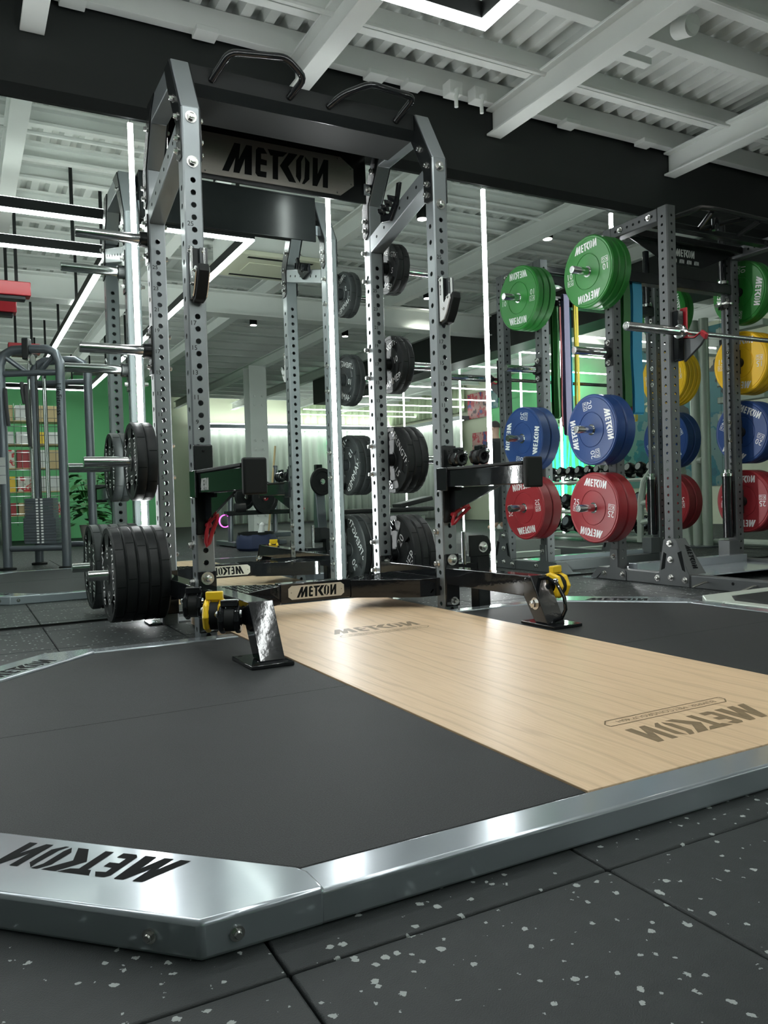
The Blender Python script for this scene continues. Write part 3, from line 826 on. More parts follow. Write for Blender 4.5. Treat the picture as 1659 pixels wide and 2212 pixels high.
# band hook hanging on the right brace
bh = thing('band_hook', (0.552, 0.42, 2.03), 'black toothed storage hook bolted to the right diagonal brace of the silver rack', 'hook')
mb = MB().px(0.535, 0.552, [(0.50, 2.075), (0.50, 2.02), (0.40, 2.0), (0.33, 2.06), (0.29, 2.16), (0.32, 2.165), (0.345, 2.09), (0.41, 2.04)])
mb.build('hook_body', 'black_gloss', bh, 0.002)
for k in range(4):
    MB().obox((0.525, 0.46 - 0.035 * k, 2.06 + 0.012 * k), V(0.022, 0, 0), V(0, 0.005, 0), V(0, 0.006, 0.018)).build('tooth', 'black_gloss', bh, 0.002)

# ---------------------------------------------------------------- bar hooks and spotter arms of the silver rack
for s, lb in ((-1, 'black and chrome bar hook high on the left front upright of the silver rack'), (1, 'black and white bar hook on the right front upright of the silver rack')):
    c = s * RC
    t = thing('bar_hook', (c, -0.03, 1.50), lb, 'bar hook', 'bar hooks of the silver rack')
    MB().box(c - 0.030, c + 0.030, -0.013, -0.0005, 1.398, 1.607).build('back_pad', 'black_satin', t, 0.002)
    MB().box(c + 0.010, c + 0.042, -0.03, -0.013, 1.44, 1.607).build('side_guide', 'steel_dark', t, 0.002)
    pl_ = [(-0.013, 1.602), (-0.036, 1.606), (-0.036, 1.490), (-0.045, 1.475), (-0.078, 1.503), (-0.094, 1.513), (-0.098, 1.49), (-0.070, 1.435), (-0.045, 1.404), (-0.013, 1.398)]
    for x0 in (c - 0.026, c + 0.026):
        pp = MB().px(x0 - 0.004, x0 + 0.004, pl_).build('side_plate', 'print_white' if s > 0 else 'chrome', t, 0.001)
        for (y, z) in ((-0.026, 1.59), (-0.085, 1.497), (-0.05, 1.452)):
            bolt(pp, (x0 - 0.004, y, z), (-1, 0, 0), 0.0055, 0.004)
    MB().px(c - 0.022, c + 0.022, [(-0.036, 1.484), (-0.048, 1.468), (-0.080, 1.498), (-0.112, 1.520), (-0.118, 1.49), (-0.085, 1.425), (-0.055, 1.390), (-0.013, 1.385), (-0.013, 1.43)]).build('hook_block', 'black_matte', t, 0.004)
    if s > 0:
        logo_mb((c - 0.0303, -0.0245, 1.545), (0, 0, -1), (0, -1, 0), 0.0115, 1.1).build('lettering', 'print_dark', t, smooth=False)
for s, lb in ((-1, 'black safety spotter arm on the left front upright, brand mark on its side'), (1, 'black safety spotter arm on the right front upright carrying two black collars')):
    c = s * RC
    t = thing('spotter_arm', (c, -0.3, 0.64), lb, 'spotter arm', 'spotter arms of the silver rack')
    MB().box(c - 0.040, c + 0.040, -0.014, -0.0005, 0.449, 0.815).build('mount_plate', 'black_satin', t, 0.006)
    arm = MB().box(c - HW, c + HW, -0.62, -0.0145, 0.617, 0.698).build('arm', 'black_gloss', t, 0.004)
    MB().box(c - HW - 0.006, c + HW + 0.006, -0.62, -0.05, 0.698, 0.710).build('wear_pad', 'black_matte', t, 0.003)
    MB().box(c - 0.042, c + 0.042, -0.648, -0.6205, 0.602, 0.727).build('end_pad', 'black_matte', t, 0.008, seg=3)
    MB().px(c - 0.006, c + 0.006, [(-0.0145, 0.616), (-0.42, 0.616), (-0.05, 0.505), (-0.0145, 0.505)]).build('gusset', 'black_gloss', t, 0.001)
    MB().box(c - 0.05, c - 0.0395, -0.06, 0.03, 0.60, 0.71).build('side_ear', 'black_gloss', t, 0.003)
    for z in (0.47, 0.52, 0.79):
        MB().lathe([(0.006, 0), (0.004, 0.004)], (c, -0.014, z), (0, -1, 0), 10).build('screw', 'black_gloss', t)
    if s < 0:
        logo_mb((c - HW - 0.0005, -0.155, 0.657), (0, -1, 0), (0, 0, 1), 0.036, 0.78).build('lettering', 'print_grey', t, smooth=False)
        logo_mb((c - HW - 0.0006, -0.155, 0.637), (0, -1, 0), (0, 0, 1), 0.018, 1.5).build('lettering', 'print_grey', t, smooth=False)
    # red locking pin with loop handle
    k = c + 0.008
    MB().lathe([(0.012, 0), (0.014, 0.012), (0.009, 0.026)], (k, -0.014, 0.487), (0, -1, 0), 14).build('pin_knob', 'red_plastic', t)
    e = 0.045 if s > 0 else -0.01
    lp = [(k, -0.034, 0.492), (k + 0.012 + e * .4, -0.045, 0.515), (k + 0.024 + e, -0.05, 0.53), (k + 0.032 + e, -0.048, 0.520), (k + 0.016 + e * .3, -0.04, 0.48), (k - 0.004, -0.032, 0.445), (k - 0.012, -0.03, 0.44), (k - 0.012, -0.03, 0.455)]
    if s < 0:
        lp = [(k, -0.034, 0.50), (k + 0.02, -0.045, 0.525), (k + 0.03, -0.05, 0.53), (k + 0.028, -0.05, 0.51), (k + 0.01, -0.04, 0.46), (k - 0.002, -0.032, 0.415), (k - 0.01, -0.03, 0.405), (k - 0.014, -0.03, 0.42), (k - 0.01, -0.03, 0.46)]
    MB().tube(lp, 0.0085, 8, closed=True).build('pin_handle', 'red_plastic', t)

# ---------------------------------------------------------------- barbell collars
def collar(c, axis, label, main, band, sc_=1.0, roll=0.0):
    c = Vector(c)
    t = thing('barbell_collar', c, label, 'barbell collar', 'barbell collars')
    ax = Vector(axis).normalized()
    for d in (-0.026, 0.026):
        MB().lathe([(0.027 * sc_, d - 0.011), (0.052 * sc_, d - 0.011), (0.060 * sc_, d - 0.005), (0.060 * sc_, d + 0.005), (0.052 * sc_, d + 0.011), (0.027 * sc_, d + 0.011)], c, ax, 8, closed=True).build('jaw', main, t, 0.003, smooth=False)
    MB().lathe([(0.026 * sc_, -0.016), (0.050 * sc_, -0.016), (0.050 * sc_, 0.016), (0.026 * sc_, 0.016)], c, ax, 16, closed=True).build('liner', band, t)
    s_ = ax.cross(V(0, 0, 1)).normalized()
    MB().obox(c + V(0, 0, 0.070 * sc_) + s_ * 0.004, ax * 0.030, s_ * 0.012, V(0, 0, 0.015 * sc_)).build('lever', main, t, 0.004)
    MB().obox(c + V(0, 0, 0.052 * sc_), ax * 0.012, s_ * 0.008, V(0, 0, 0.016 * sc_)).build('lever_neck', main, t, 0.002)
    for d in (-1, 1):
        MB().lathe([(0.013, 0), (0.011, 0.006), (0.004, 0.010)], c + ax * d * 0.037 + V(0, 0, 0.022) + s_ * 0.03 * sc_, ax * d, 14).build('pivot', 'chrome', t)
    return t
collar((-0.694, -0.47, 0.184), (0.9, -0.43, 0), 'yellow barbell collar with a black band hanging beside the left front foot of the rack', 'yellow_plastic', 'black_matte')
collar((-0.680, -0.13, 0.180), (0.9, -0.43, 0), 'black barbell collar hanging beside the left front upright base, left of the yellow one', 'black_gloss', 'black_matte', 0.88)
collar((-0.676, -0.585, 0.182), (0.9, -0.43, 0), 'black barbell collar squeezed between the yellow collar and the left front foot', 'black_gloss', 'black_matte', 0.8)
collar((0.667, -0.66, 0.198), (1, 0.3, 0), 'yellow barbell collar hanging behind the right front foot of the rack', 'yellow_plastic', 'black_matte', 0.95)
for (x, y, z) in ((-0.64, -0.47, 0.186), (-0.64, -0.13, 0.180), (-0.64, -0.56, 0.186), (0.65, -0.66, 0.198)):
    d = 1 if x > 0 else -1
    MB().cyl((d * (RC + HW), y, z), (d * (RC + HW + 0.07), y, z), 0.02, n=16).build('collar_peg', 'black_gloss', rack)
for i, (y, lb) in enumerate(((-0.085, 'black barbell collar lying on the right spotter arm next to the upright'), (-0.26, 'black barbell collar lying on the right spotter arm nearer its outer end'))):
    t = collar((RC, y, 0.748), (0, 1, 0), lb, 'black_gloss', 'black_matte', 0.62)
# ---------------------------------------------------------------- black grip plates
XD, ZD = V(0, -1, 0), V(0, 0, 1)          # reading frame on a face that looks towards -X
def grip_plate_mesh(R, t):
    g = 8
    mod = lambda i, j: (0.0022 if (i % g == 0 and 5 <= j <= 8) else 0.0)
    h = t / 2
    pr = [(0.026, -h), (0.045, -h), (0.047, -h + 0.003), (0.60 * R, -h + 0.004), (0.63 * R, -h + 0.02), (0.85 * R, -h + 0.02), (0.875 * R, -h + 0.001), (0.975 * R, -h), (R, -h + 0.007),
          (R, h - 0.007), (0.975 * R, h), (0.875 * R, h - 0.001), (0.85 * R, h - 0.02 if t > .045 else h - .012), (0.63 * R, h - 0.02 if t > .045 else h - .012), (0.60 * R, h - 0.004), (0.047, h - 0.003), (0.045, h), (0.026, h)]
    if t < 0.045:
        pr[4] = (0.63 * R, -h + 0.012); pr[5] = (0.85 * R, -h + 0.012)
    mod2 = lambda i, j: (0.0025 if (i % g == 0 and 7 <= j <= 10) else 0.0)
    mb = MB().lathe(pr, (0, 0, 0), (1, 0, 0), 64, mod2, closed=True)
    return mb
def spoke_mb(R, t, a0, a1, n=6):
    mb = MB(); h = t / 2 - 0.003
    P = []
    for r in (0.59 * R, 0.88 * R):
        for i in range(n + 1):
            a = math.radians(a0 + (a1 - a0) * i / n)
            P.append((r, a))
    pts = [(0, -r * math.sin(a) * 1.0, r * math.cos(a)) for r, a in P[:n + 1]] + [(0, -r * math.sin(a), r * math.cos(a)) for r, a in reversed(P[n + 1:])]
    return mb.prism([(p[0] - h, p[1], p[2]) for p in pts], (2 * h, 0, 0))
_GP = {}
def grip_plate(x, y, z, R, t, num, label, group, lettered, roll=0):
    th_ = thing('weight_plate', (x, y, z), label, 'weight plate', group)
    key = (R, t, num, lettered)
    if key not in _GP:
        L = []
        L.append(grip_plate_mesh(R, t).build('disc', 'urethane', th_, org=(0, 0, 0)))
        ms = MB()
        for k_ in range(8):
            a_ = 2 * PI * k_ / 8 + 0.3
            e1, e2 = V(0, -math.sin(a_), math.cos(a_)), V(0, math.cos(a_), math.sin(a_))
            ms.obox(e1 * (R + 0.0002), V(t / 2 - 0.006, 0, 0), e2 * 0.0016, e1 * 0.0006)
        q_ = ms.build('rim_seams', 'print_dark', th_, org=(0, 0, 0)); q_['kind'] = 'stuff'; L.append(q_)
        for a in ((-38, 38), (142, 218), (72, 108), (252, 288)):
            L.append(spoke_mb(R, t, *a).build('spoke', 'urethane', th_, 0.002, org=(0, 0, 0)))
        L.append(MB().lathe([(0.0255, -t / 2 - 0.0006), (0.034, -t / 2 - 0.0006), (0.034, t / 2 + 0.0006), (0.0255, t / 2 + 0.0006)], (0, 0, 0), (1, 0, 0), 28, closed=True).build('hub_ring', 'zinc', th_, org=(0, 0, 0)))
        if lettered:
            xs = -t / 2 + 0.0024
            for tx, p_, h_ in (('STRENGTH', (xs, 0, 0.60 * R), 0.20), ('HAMMER', (xs, 0, -0.62 * R), 0.23), (num, (xs, 0.48 * R, 0), 0.22), (num, (xs, -0.48 * R, 0), 0.22)):
                L.append(text_mb(tx, p_, XD, ZD, h_ * R).build('lettering', 'print_white', th_, smooth=False, org=(0, 0, 0)))
        _GP[key] = [o for o in L]
    else:
        for o in _GP[key]:
            c = o.copy(); COL.objects.link(c); c.parent = th_
    th_.rotation_euler.x = math.radians(roll)
    return th_
ordn = ['outermost', 'second', 'third', 'fourth', 'innermost']
for i in range(5):
    grip_plate(-0.845 + 0.0498 * i, 0.696, 0.255, 0.225, 0.0485, '20', f'{ordn[i]} of the five large black grip plates on the lowest left horn', 'black plates on the silver rack', i == 0, (84, 30, -55, 40, 10)[i])
for i in range(2):
    grip_plate(-0.725 + 0.0475 * i, 0.696, 0.785, 0.186, 0.046, '10', f'{("outer", "inner")[i]} black grip plate of the pair on the second lowest left horn', 'black plates on the silver rack', i == 0, (84, 15)[i])
RIGHT_PL = [(1.845, 0.139, 0.037, 2, '5', 'topmost right horn', 20), (1.315, 0.16, 0.037, 2, '10', 'second right horn from the top', -15), (0.785, 0.187, 0.043, 3, '15', 'third right horn from the top', 50), (0.255, 0.225, 0.0455, 3, '20', 'lowest right horn', -52)]
for z, R, t, n, num, where, roll in RIGHT_PL:
    for i in range(n):
        nm = ('inner', 'outer') if n == 2 else ('inner', 'middle', 'outer')
        grip_plate(0.668 + t / 2 + (t + 0.001) * i, 0.696, z, R, t, num, f'{nm[i]} black grip plate on the {where}, behind the right upright', 'black plates on the silver rack', i == 0, roll + 37 * i)

# ---------------------------------------------------------------- coloured bumper plates
_BP = {}
def bumper(x, y, z, t, colr, kg, label, lettered, roll=0):
    th_ = thing('bumper_plate', (x, y, z), label, 'bumper plate', colr + ' bumper plates')
    key = (t, colr, kg, lettered); R = 0.225
    if key not in _BP:
        h = t / 2; L = []
        pr = [(0.0305, -h), (0.036, -h), (0.106, -h), (0.108, -h + 0.0035), (0.112, -h + 0.0035), (0.114, -h), (0.205, -h), (0.207, -h + 0.0025), (0.211, -h + 0.001), (0.218, -h + 0.001), (R, -h + 0.008),
              (R, h - 0.008), (0.218, h - 0.001), (0.211, h - 0.001), (0.207, h - 0.0025), (0.205, h), (0.114, h), (0.112, h - 0.0035), (0.108, h - 0.0035), (0.106, h), (0.036, h), (0.0305, h)]
        L.append(MB().lathe(pr, (0, 0, 0), (1, 0, 0), 64, closed=True).build('disc', colr, th_, org=(0, 0, 0)))
        L.append(MB().lathe([(0.0255, -h - 0.001), (0.0345, -h - 0.001), (0.0345, h + 0.001), (0.0255, h + 0.001)], (0, 0, 0), (1, 0, 0), 32, closed=True).build('hub_ring', 'chrome', th_, org=(0, 0, 0)))
        if lettered:
            xs = -h - 0.0006
            for d in (1, -1):
                L.append(logo_mb((xs, 0, d * 0.158), XD * d, ZD * d, 0.0495, 1.04).build('lettering', 'print_white', th_, smooth=False, org=(0, 0, 0)))
                mb = MB()
                # weight mark: number over a boxed KG
                text_mb(kg, V(xs, d * 0.158, d * 0.018), XD * d, ZD * d, 0.039, mb)
                ce = V(xs, d * 0.158, -d * 0.026)
                text_mb('KG', ce, XD * d, ZD * d, 0.022, mb)
                for a, b, hw, hh in ((0, 0.0165, 0.026, 0.0013), (0, -0.0165, 0.026, 0.0013), (0.026, 0, 0.0013, 0.0165), (-0.026, 0, 0.0013, 0.0165)):
                    c = ce + XD * a + ZD * b
                    mb.add([c - XD * hw - ZD * hh, c + XD * hw - ZD * hh, c + XD * hw + ZD * hh, c - XD * hw + ZD * hh], [(0, 1, 2, 3)])
                L.append(mb.build('weight_mark', 'print_white', th_, smooth=False, org=(0, 0, 0)))
        _BP[key] = L
    else:
        for o in _BP[key]:
            c = o.copy(); COL.objects.link(c); c.parent = th_
    th_.rotation_euler.x = math.radians(roll)
    return th_
X2, XC2 = 2.255, 3.386
PEGZ = (1.965, 1.463, 0.967, 0.471)
for i in range(3):
    bumper(2.084 + 0.027 + 0.0535 * i, 0.638, 1.965, 0.0525, 'green', '10', f'{("outer", "middle", "inner")[i]} green ten kilo bumper plate on the top horn of the dark rack', i == 0, -4 if i == 0 else 25 * i)
for i in range(2):
    bumper(2.084 + 0.0405 + 0.0815 * i, 0.638, 0.967, 0.0795, 'blue', '20', f'{("outer", "inner")[i]} blue twenty kilo bumper plate on the left side of the dark rack', i == 0, 80 if i == 0 else 10)
    bumper(2.084 + 0.0405 + 0.0815 * i, 0.638, 0.471, 0.0795, 'red', '25', f'{("outer", "inner")[i]} red twenty-five kilo bumper plate on the left side of the dark rack', i == 0, 8 if i == 0 else -30)
bumper(3.535, 0.638, 1.965, 0.0525, 'green', '10', 'green bumper plate with vertical lettering on the far right horn of the dark rack', True, -82)
bumper(3.59, 0.638, 1.965, 0.0525, 'green', '10', 'second green bumper plate outside the first on the far right horn', False, 15)
for i in range(4):
    bumper(3.525 + 0.0445 * i, 0.638, 1.463, 0.0435, 'yellow', '15', f'{("innermost", "second", "third", "outermost")[i]} yellow fifteen kilo bumper plate on the right side of the dark rack', i == 0, 4 if i == 0 else 31 * i)
for i in range(2):
    bumper(3.545 + 0.0815 * i, 0.638, 0.967, 0.0795, 'blue', '20', f'{("inner", "outer")[i]} blue bumper plate on the right side of the dark rack', i == 0, 24 if i == 0 else 50)
    bumper(3.545 + 0.0815 * i, 0.638, 0.471, 0.0795, 'red', '25', f'{("inner", "outer")[i]} red bumper plate on the right side of the dark rack', i == 0, 0 if i == 0 else 50)

# ---------------------------------------------------------------- dark grey rack
rk2 = thing('power_rack', (2.86, 0.36, 0), 'dark grey power rack loaded with coloured bumper plates, right of the platform', 'power rack')
for (x, y) in ((X2, 0.6), (X2, 0.145), (XC2, 0.6), (XC2, 0.145)):
    if x > 3 and y < 0.5:
        # front right post stands outside the picture
        MB().box(x, x + 0.076, y, y + 0.076, 0, 2.25).build('upright', 'steel_dark', rk2, 0.004)
        continue
    holed_tube(x, y, 0.076, 0.0, 2.25, 0.05, 0.04, 0.05, 0.04, 0.0085, ch=0.007, fbot=0.10, n=10).build('upright', 'steel_dark', rk2, smooth=False)
for xa in (X2, XC2):
    MB().box(xa, xa + 0.076, 0.221, 0.6, 2.174, 2.25).build('top_side_tube', 'steel_dark', rk2, 0.006)
    mbh = MB()
    for k in range(7):
        mbh.cyl((xa - 0.0008, 0.26 + 0.05 * k, 2.212), (xa + 0.001, 0.26 + 0.05 * k, 2.212), 0.0085, n=10)
    mbh.build('tube_holes', 'print_dark', rk2)['kind'] = 'stuff'
    for y in (0.285, 0.52):
        bolt(rk2, (xa, y, 2.212), (-1, 0, 0), 0.0125, 0.012)
    # base tube, gusset at the front post, plate at the rear post
    MB().px(xa - 0.002, xa + 0.078, [(0.80, 0.0), (0.70, 0.072), (-0.62, 0.072), (-0.62, 0.0)]).build('base_tube', 'steel_dark', rk2, 0.005)
    MB().px(xa - 0.009, xa - 0.0025, [(0.30, 0.002), (0.30, 0.065), (0.262, 0.075), (0.222, 0.272), (0.205, 0.283), (0.14, 0.283), (0.122, 0.272), (0.035, 0.075), (0.035, 0.002)]).build('gusset', 'steel_dark', rk2, 0.002)
    for (a, b) in (((0.245, 0.09), (0.222, 0.20)), ((0.118, 0.20), (0.085, 0.10))):
        MB().px(xa - 0.0098, xa - 0.0092, [(a[0], a[1]), (b[0], b[1]), (b[0] - 0.022, b[1] - 0.01), (a[0] - 0.03, a[1] + 0.012)]).build('gusset_slot', 'print_dark', rk2)
    MB().prism([(xa - 0.009, 0.125, 0.28), (xa + 0.07, 0.125, 0.28), (xa + 0.135, 0.036, 0.074), (xa - 0.009, 0.036, 0.074)], (0, 0.006, 0.002)).build('front_flange', 'steel_dark', rk2, 0.001)
    f_ = V(0, 0.089, 0.206).normalized()
    logo_mb(V(xa + 0.062, 0.0775, 0.176), -f_, V(1, 0, 0.0), 0.04, 0.95).build('flange_lettering', 'print_dark', rk2, smooth=False)
    for (y, z) in ((0.173, 0.253), (0.171, 0.156), (0.273, 0.04), (0.168, 0.05), (0.065, 0.042)):
        bolt(rk2, (xa - 0.009, y, z), (-1, 0, 0), 0.0135, 0.012)
    MB().px(xa - 0.009, xa - 0.0025, [(0.79, 0.002), (0.72, 0.07), (0.675, 0.085), (0.67, 0.20), (0.606, 0.20), (0.604, 0.085), (0.55, 0.07), (0.535, 0.055), (0.535, 0.002)]).build('rear_gusset', 'steel_dark', rk2, 0.002)
    for (y, z) in ((0.721, 0.039), (0.562, 0.041), (0.636, 0.151)):
        bolt(rk2, (xa - 0.009, y, z), (-1, 0, 0), 0.0135, 0.012)
    wg = MB().px(xa - 0.01, xa + 0.085, [(0.80, 0.001), (0.86, 0.001), (0.78, 0.078), (0.70, 0.078)]).build('toe_wedge', 'steel_dark', rk2, 0.002)
    MB().box(xa - 0.04, xa + 0.11, 0.80, 0.90, 0.0, 0.006).build('toe_plate', 'silver_paint', rk2, 0.001)
for (y, z) in ((-0.091, 0.044), (-0.403, 0.047)):
    MB().tube([(X2 - 0.002, y, z), (X2 - 0.03, y + 0.005, z - 0.002), (X2 - 0.10, y + 0.03, z - 0.026)], 0.0065, 8).build('band_pin', 'zinc', rk2)
MB().cyl((X2 - 0.003, -0.255, 0.046), (X2 - 0.0015, -0.255, 0.046), 0.009, n=12).build('pin_hole', 'print_dark', rk2)
for z in PEGZ:
    for xo, s in ((X2, -1), (XC2 + 0.076, 1)):
        MB().box(*sorted((xo, xo + s * 0.008)), 0.603, 0.673, z - 0.085, z + 0.085).build('horn_plate', 'black_satin', rk2, 0.003)
        MB().lathe([(0.036, 0), (0.036, 0.028), (0.031, 0.034)], (xo + s * 0.008, 0.638, z), (s, 0, 0), 24).build('horn_collar', 'black_matte', rk2)
        MB().lathe([(0.0245, 0), (0.0245, 0.252), (0.0215, 0.257)], (xo + s * 0.04, 0.638, z), (s, 0, 0), 28).build('weight_horn', 'chrome', rk2)
        for dz in (-0.064, 0.064):
            bolt(rk2, (xo + s * 0.008, 0.638, z + dz), (s, 0, 0), 0.0125, 0.012)
            bolt(rk2, (xo + 0.076 if s < 0 else xo - 0.076, 0.638, z + dz), (-s, 0, 0), 0.012, 0.016)
# cross members, pull-up frame, name sheet and metal deck
MB().box(X2 + 0.076, XC2, 0.60, 0.676, 0.0, 0.075).build('rear_base_tube', 'steel_dark', rk2, 0.005)
MB().box(X2 + 0.076, XC2, 0.60, 0.676, 1.93, 2.00).build('rear_cross_tube', 'black_satin', rk2, 0.005)
MB().box(X2 + 0.078, XC2 - 0.002, 0.50, 0.598, 2.19, 2.235).build('top_cross_tube', 'black_satin', rk2, 0.005)
MB().box(X2 + 0.078, XC2 - 0.002, 0.30, 0.36, 2.185, 2.225).build('top_cross_tube', 'black_satin', rk2, 0.005)
ns = MB().py(0.546, 0.552, [(2.36, 2.189), (3.36, 2.189), (3.02, 2.06), (2.70, 2.06)]).build('name_sheet', 'black_satin', rk2)
logo_mb((2.86, 0.5455, 2.143), (1, 0, 0), (0, 0, 1), 0.05, 0.95).build('sheet_lettering', 'print_grey', ns, smooth=False)
mbm = MB()
for k in range(4):
    logo_mb((2.76 + 0.07 * k, 0.5454, 2.088), (1, 0, 0), (0, 0, 1), 0.026, 0.45, mb=mbm)
mbm.build('small_marks', 'print_grey', ns, smooth=False)['kind'] = 'stuff'
for pts in ([(2.335, .18, 2.19), (2.46, .16, 2.235), (2.55, .15, 2.272), (2.66, .15, 2.28), (3.22, .15, 2.275), (3.384, .18, 2.19)],
            [(2.66, .16, 2.268), (2.69, .24, 2.235), (2.72, .31, 2.215)], [(2.74, .31, 2.215), (2.86, .25, 2.25), (2.98, .16, 2.268)], [(3.1, .16, 2.268), (3.08, .31, 2.215)]):
    MB().tube(pts, 0.0155, 10).build('pull_up_bar', 'black_satin', rk2)
MB().cyl((2.80, 0.25, 2.20), (2.80, 0.25, 2.27), 0.024, n=16).build('sleeve_stub', 'black_gloss', rk2)
MB().box(X2 + 0.08, XC2 - 0.003, 0.10, 0.52, 0.045, 0.053).build('deck_plate', 'silver_paint', rk2, 0.002)
MB().box(X2 + 0.08, XC2 - 0.003, 0.52, 0.598, 0.045, 0.105).build('deck_riser', 'silver_paint', rk2, 0.002)
MB().box(XC2 - 0.10, XC2 - 0.0005, 0.585, 0.679, 0.076, 0.20).build('corner_bracket', 'steel_dark', rk2, 0.003)

# bar hook of the dark rack and the racked barbell
t = thing('bar_hook', (X2 + 0.038, 0.10, 1.45), 'black bar hook with red edges carrying the barbell on the dark rack', 'bar hook')
MB().box(X2 + 0.022, X2 + 0.068, 0.10, 0.1445, 1.33, 1.62).build('back_plate', 'black_gloss', t, 0.003)
MB().box(X2 + 0.076, X2 + 0.088, 0.085, 0.135, 1.42, 1.64).build('side_guard', 'red_plastic', t, 0.004)
MB().px(X2 + 0.064, X2 + 0.082, [(0.10, 1.455), (0.02, 1.445), (-0.03, 1.47), (-0.06, 1.45), (-0.02, 1.40), (0.10, 1.32)]).build('hook_arm', 'steel_dark', t, 0.003)
MB().px(X2 + 0.060, X2 + 0.086, [(-0.028, 1.485), (-0.062, 1.455), (-0.05, 1.425), (-0.02, 1.455)]).build('hook_tip', 'red_plastic', t, 0.004)
MB().px(X2 + 0.060, X2 + 0.086, [(0.10, 1.458), (0.02, 1.447), (-0.026, 1.468), (-0.03, 1.478), (0.02, 1.456), (0.10, 1.468)]).build('hook_liner', 'red_plastic', t, 0.002)
def barbell(name, p, d, label, total=2.2, slv=0.43, up_mat='chrome'):
    t = thing(name, p, label, 'barbell', 'barbells')
    p, d = Vector(p), Vector(d).normalized()
    MB().cyl(p + d * (slv - 0.01), p + d * (total - slv + 0.01), 0.014, n=20).build('shaft', 'chrome_bar' if up_mat == 'chrome' else 'steel_dark', t)
    for a, s in ((p, 1), (p + d * total, -1)):
        MB().lathe([(0.0185, -0.001), (0.0185, 0.0), (0.0235, 0.001), (0.025, 0.004), (0.025, slv - 0.02), (0.025, slv - 0.018)], a, d * s, 32).build('sleeve', up_mat, t)
        MB().lathe([(0.0255, slv - 0.018), (0.040, slv - 0.016), (0.040, slv + 0.004), (0.025, slv + 0.008), (0.025, slv + 0.03), (0.016, slv + 0.033)], a, d * s, 32).build('sleeve_collar', 'chrome', t)
        MB().lathe([(0.016, 0), (0.014, 0.0015)], a, -d * s, 24).build('end_cap', 'zinc', t)
    return t
barbell('barbell', (1.812, 0.05, 1.484), (1, 0, -0.003), 'chrome barbell racked across the front of the dark rack')
barbell('barbell', (3.343, 0.64, 0.24), (0, 0, 1), 'black-sleeved barbell stored upright against the rear post of the dark rack', 2.2, 0.43, 'black_gloss')
t = thing('barbell_holder', (3.343, 0.64, 0.18), 'black upright barbell holder bolted beside the rear post of the dark rack', 'barbell holder')
MB().lathe([(0.028, 0), (0.034, 0), (0.034, 0.44), (0.028, 0.44)], (3.343, 0.64, 0.22), (0, 0, 1), 24, closed=True).build('tube', 'black_gloss', t)
MB().lathe([(0.028, 0.44), (0.040, 0.44), (0.040, 0.452), (0.028, 0.452)], (3.343, 0.64, 0.22), (0, 0, 1), 24, closed=True).build('rim', 'zinc', t)
MB().box(3.372, 3.3855, 0.61, 0.67, 0.25, 0.62).build('bracket', 'black_satin', t, 0.002)
t = thing('barbell_clip', (3.343, 0.64, 1.86), 'toothed steel clip holding the upright barbell near the top of the dark rack post', 'clip')
MB().lathe([(0.030, 0), (0.062, 0), (0.062, 0.012), (0.030, 0.012)], (3.343, 0.632, 1.855), (0, 0, 1), 20, closed=True).build('ring', 'zinc', t)
for k in range(4):
    MB().obox((3.343 - 0.055 + 0.01 * k, 0.58 + 0.02 * k, 1.835), V(0.022, 0, 0), V(0, 0.004, 0), V(0, 0, 0.012)).build('tooth', 'black_gloss', t, 0.002)
# exercise bands hanging from a peg behind the dark rack post
def band(x, y, zt, zb, wid, m, label, gap=0.014, th=0.0045, wd=(1, 0, 0)):
    P = []
    for k in range(9):
        a = PI * k / 8
        P.append((x, y + gap * math.cos(a), zt + gap * math.sin(a)))
    for k in range(1, 7):
        P.append((x + 0.004 * math.sin(k), y - gap - 0.004 * math.sin(k * 1.3), zt - (zt - zb) * k / 7))
    for k in range(9):
        a = PI * k / 8
        P.append((x, y - gap * math.cos(a), zb - gap * math.sin(a)))
    for k in range(1, 7):
        P.append((x, y + gap, zb + (zt - zb) * k / 7))
    P.append(P[0])
    o = MB().ribbon(P, wd, wid, th).build('exercise_band', m)
    return tag(o, label, 'exercise band', 'exercise bands')
band(2.405, 0.645, 1.955, 1.13, 0.06, 'band_green', 'dark green exercise band hanging right behind the rear left post')
band(2.452, 0.670, 1.965, 1.07, 0.018, 'band_red', 'thin dark red exercise band hanging between the green and blue ones')
band(2.505, 0.650, 1.985, 1.09, 0.082, 'band_blue', 'wide light blue exercise band hanging beside the dark rack')
band(2.545, 0.715, 1.98, 1.05, 0.02, 'band_yellow', 'narrow yellow exercise band hanging behind the light blue one')
band(2.43, 0.735, 1.985, 1.00, 0.05, 'band_purple', 'grey purple exercise band hanging on the mirror side of the peg')
MB().cyl((2.331, 0.645, 1.962), (2.60, 0.645, 1.962), 0.009, n=12).build('band_peg', 'black_gloss', rk2)
MB().cyl((2.331, 0.715, 1.962), (2.60, 0.715, 1.962), 0.009, n=12).build('band_peg', 'black_gloss', rk2)

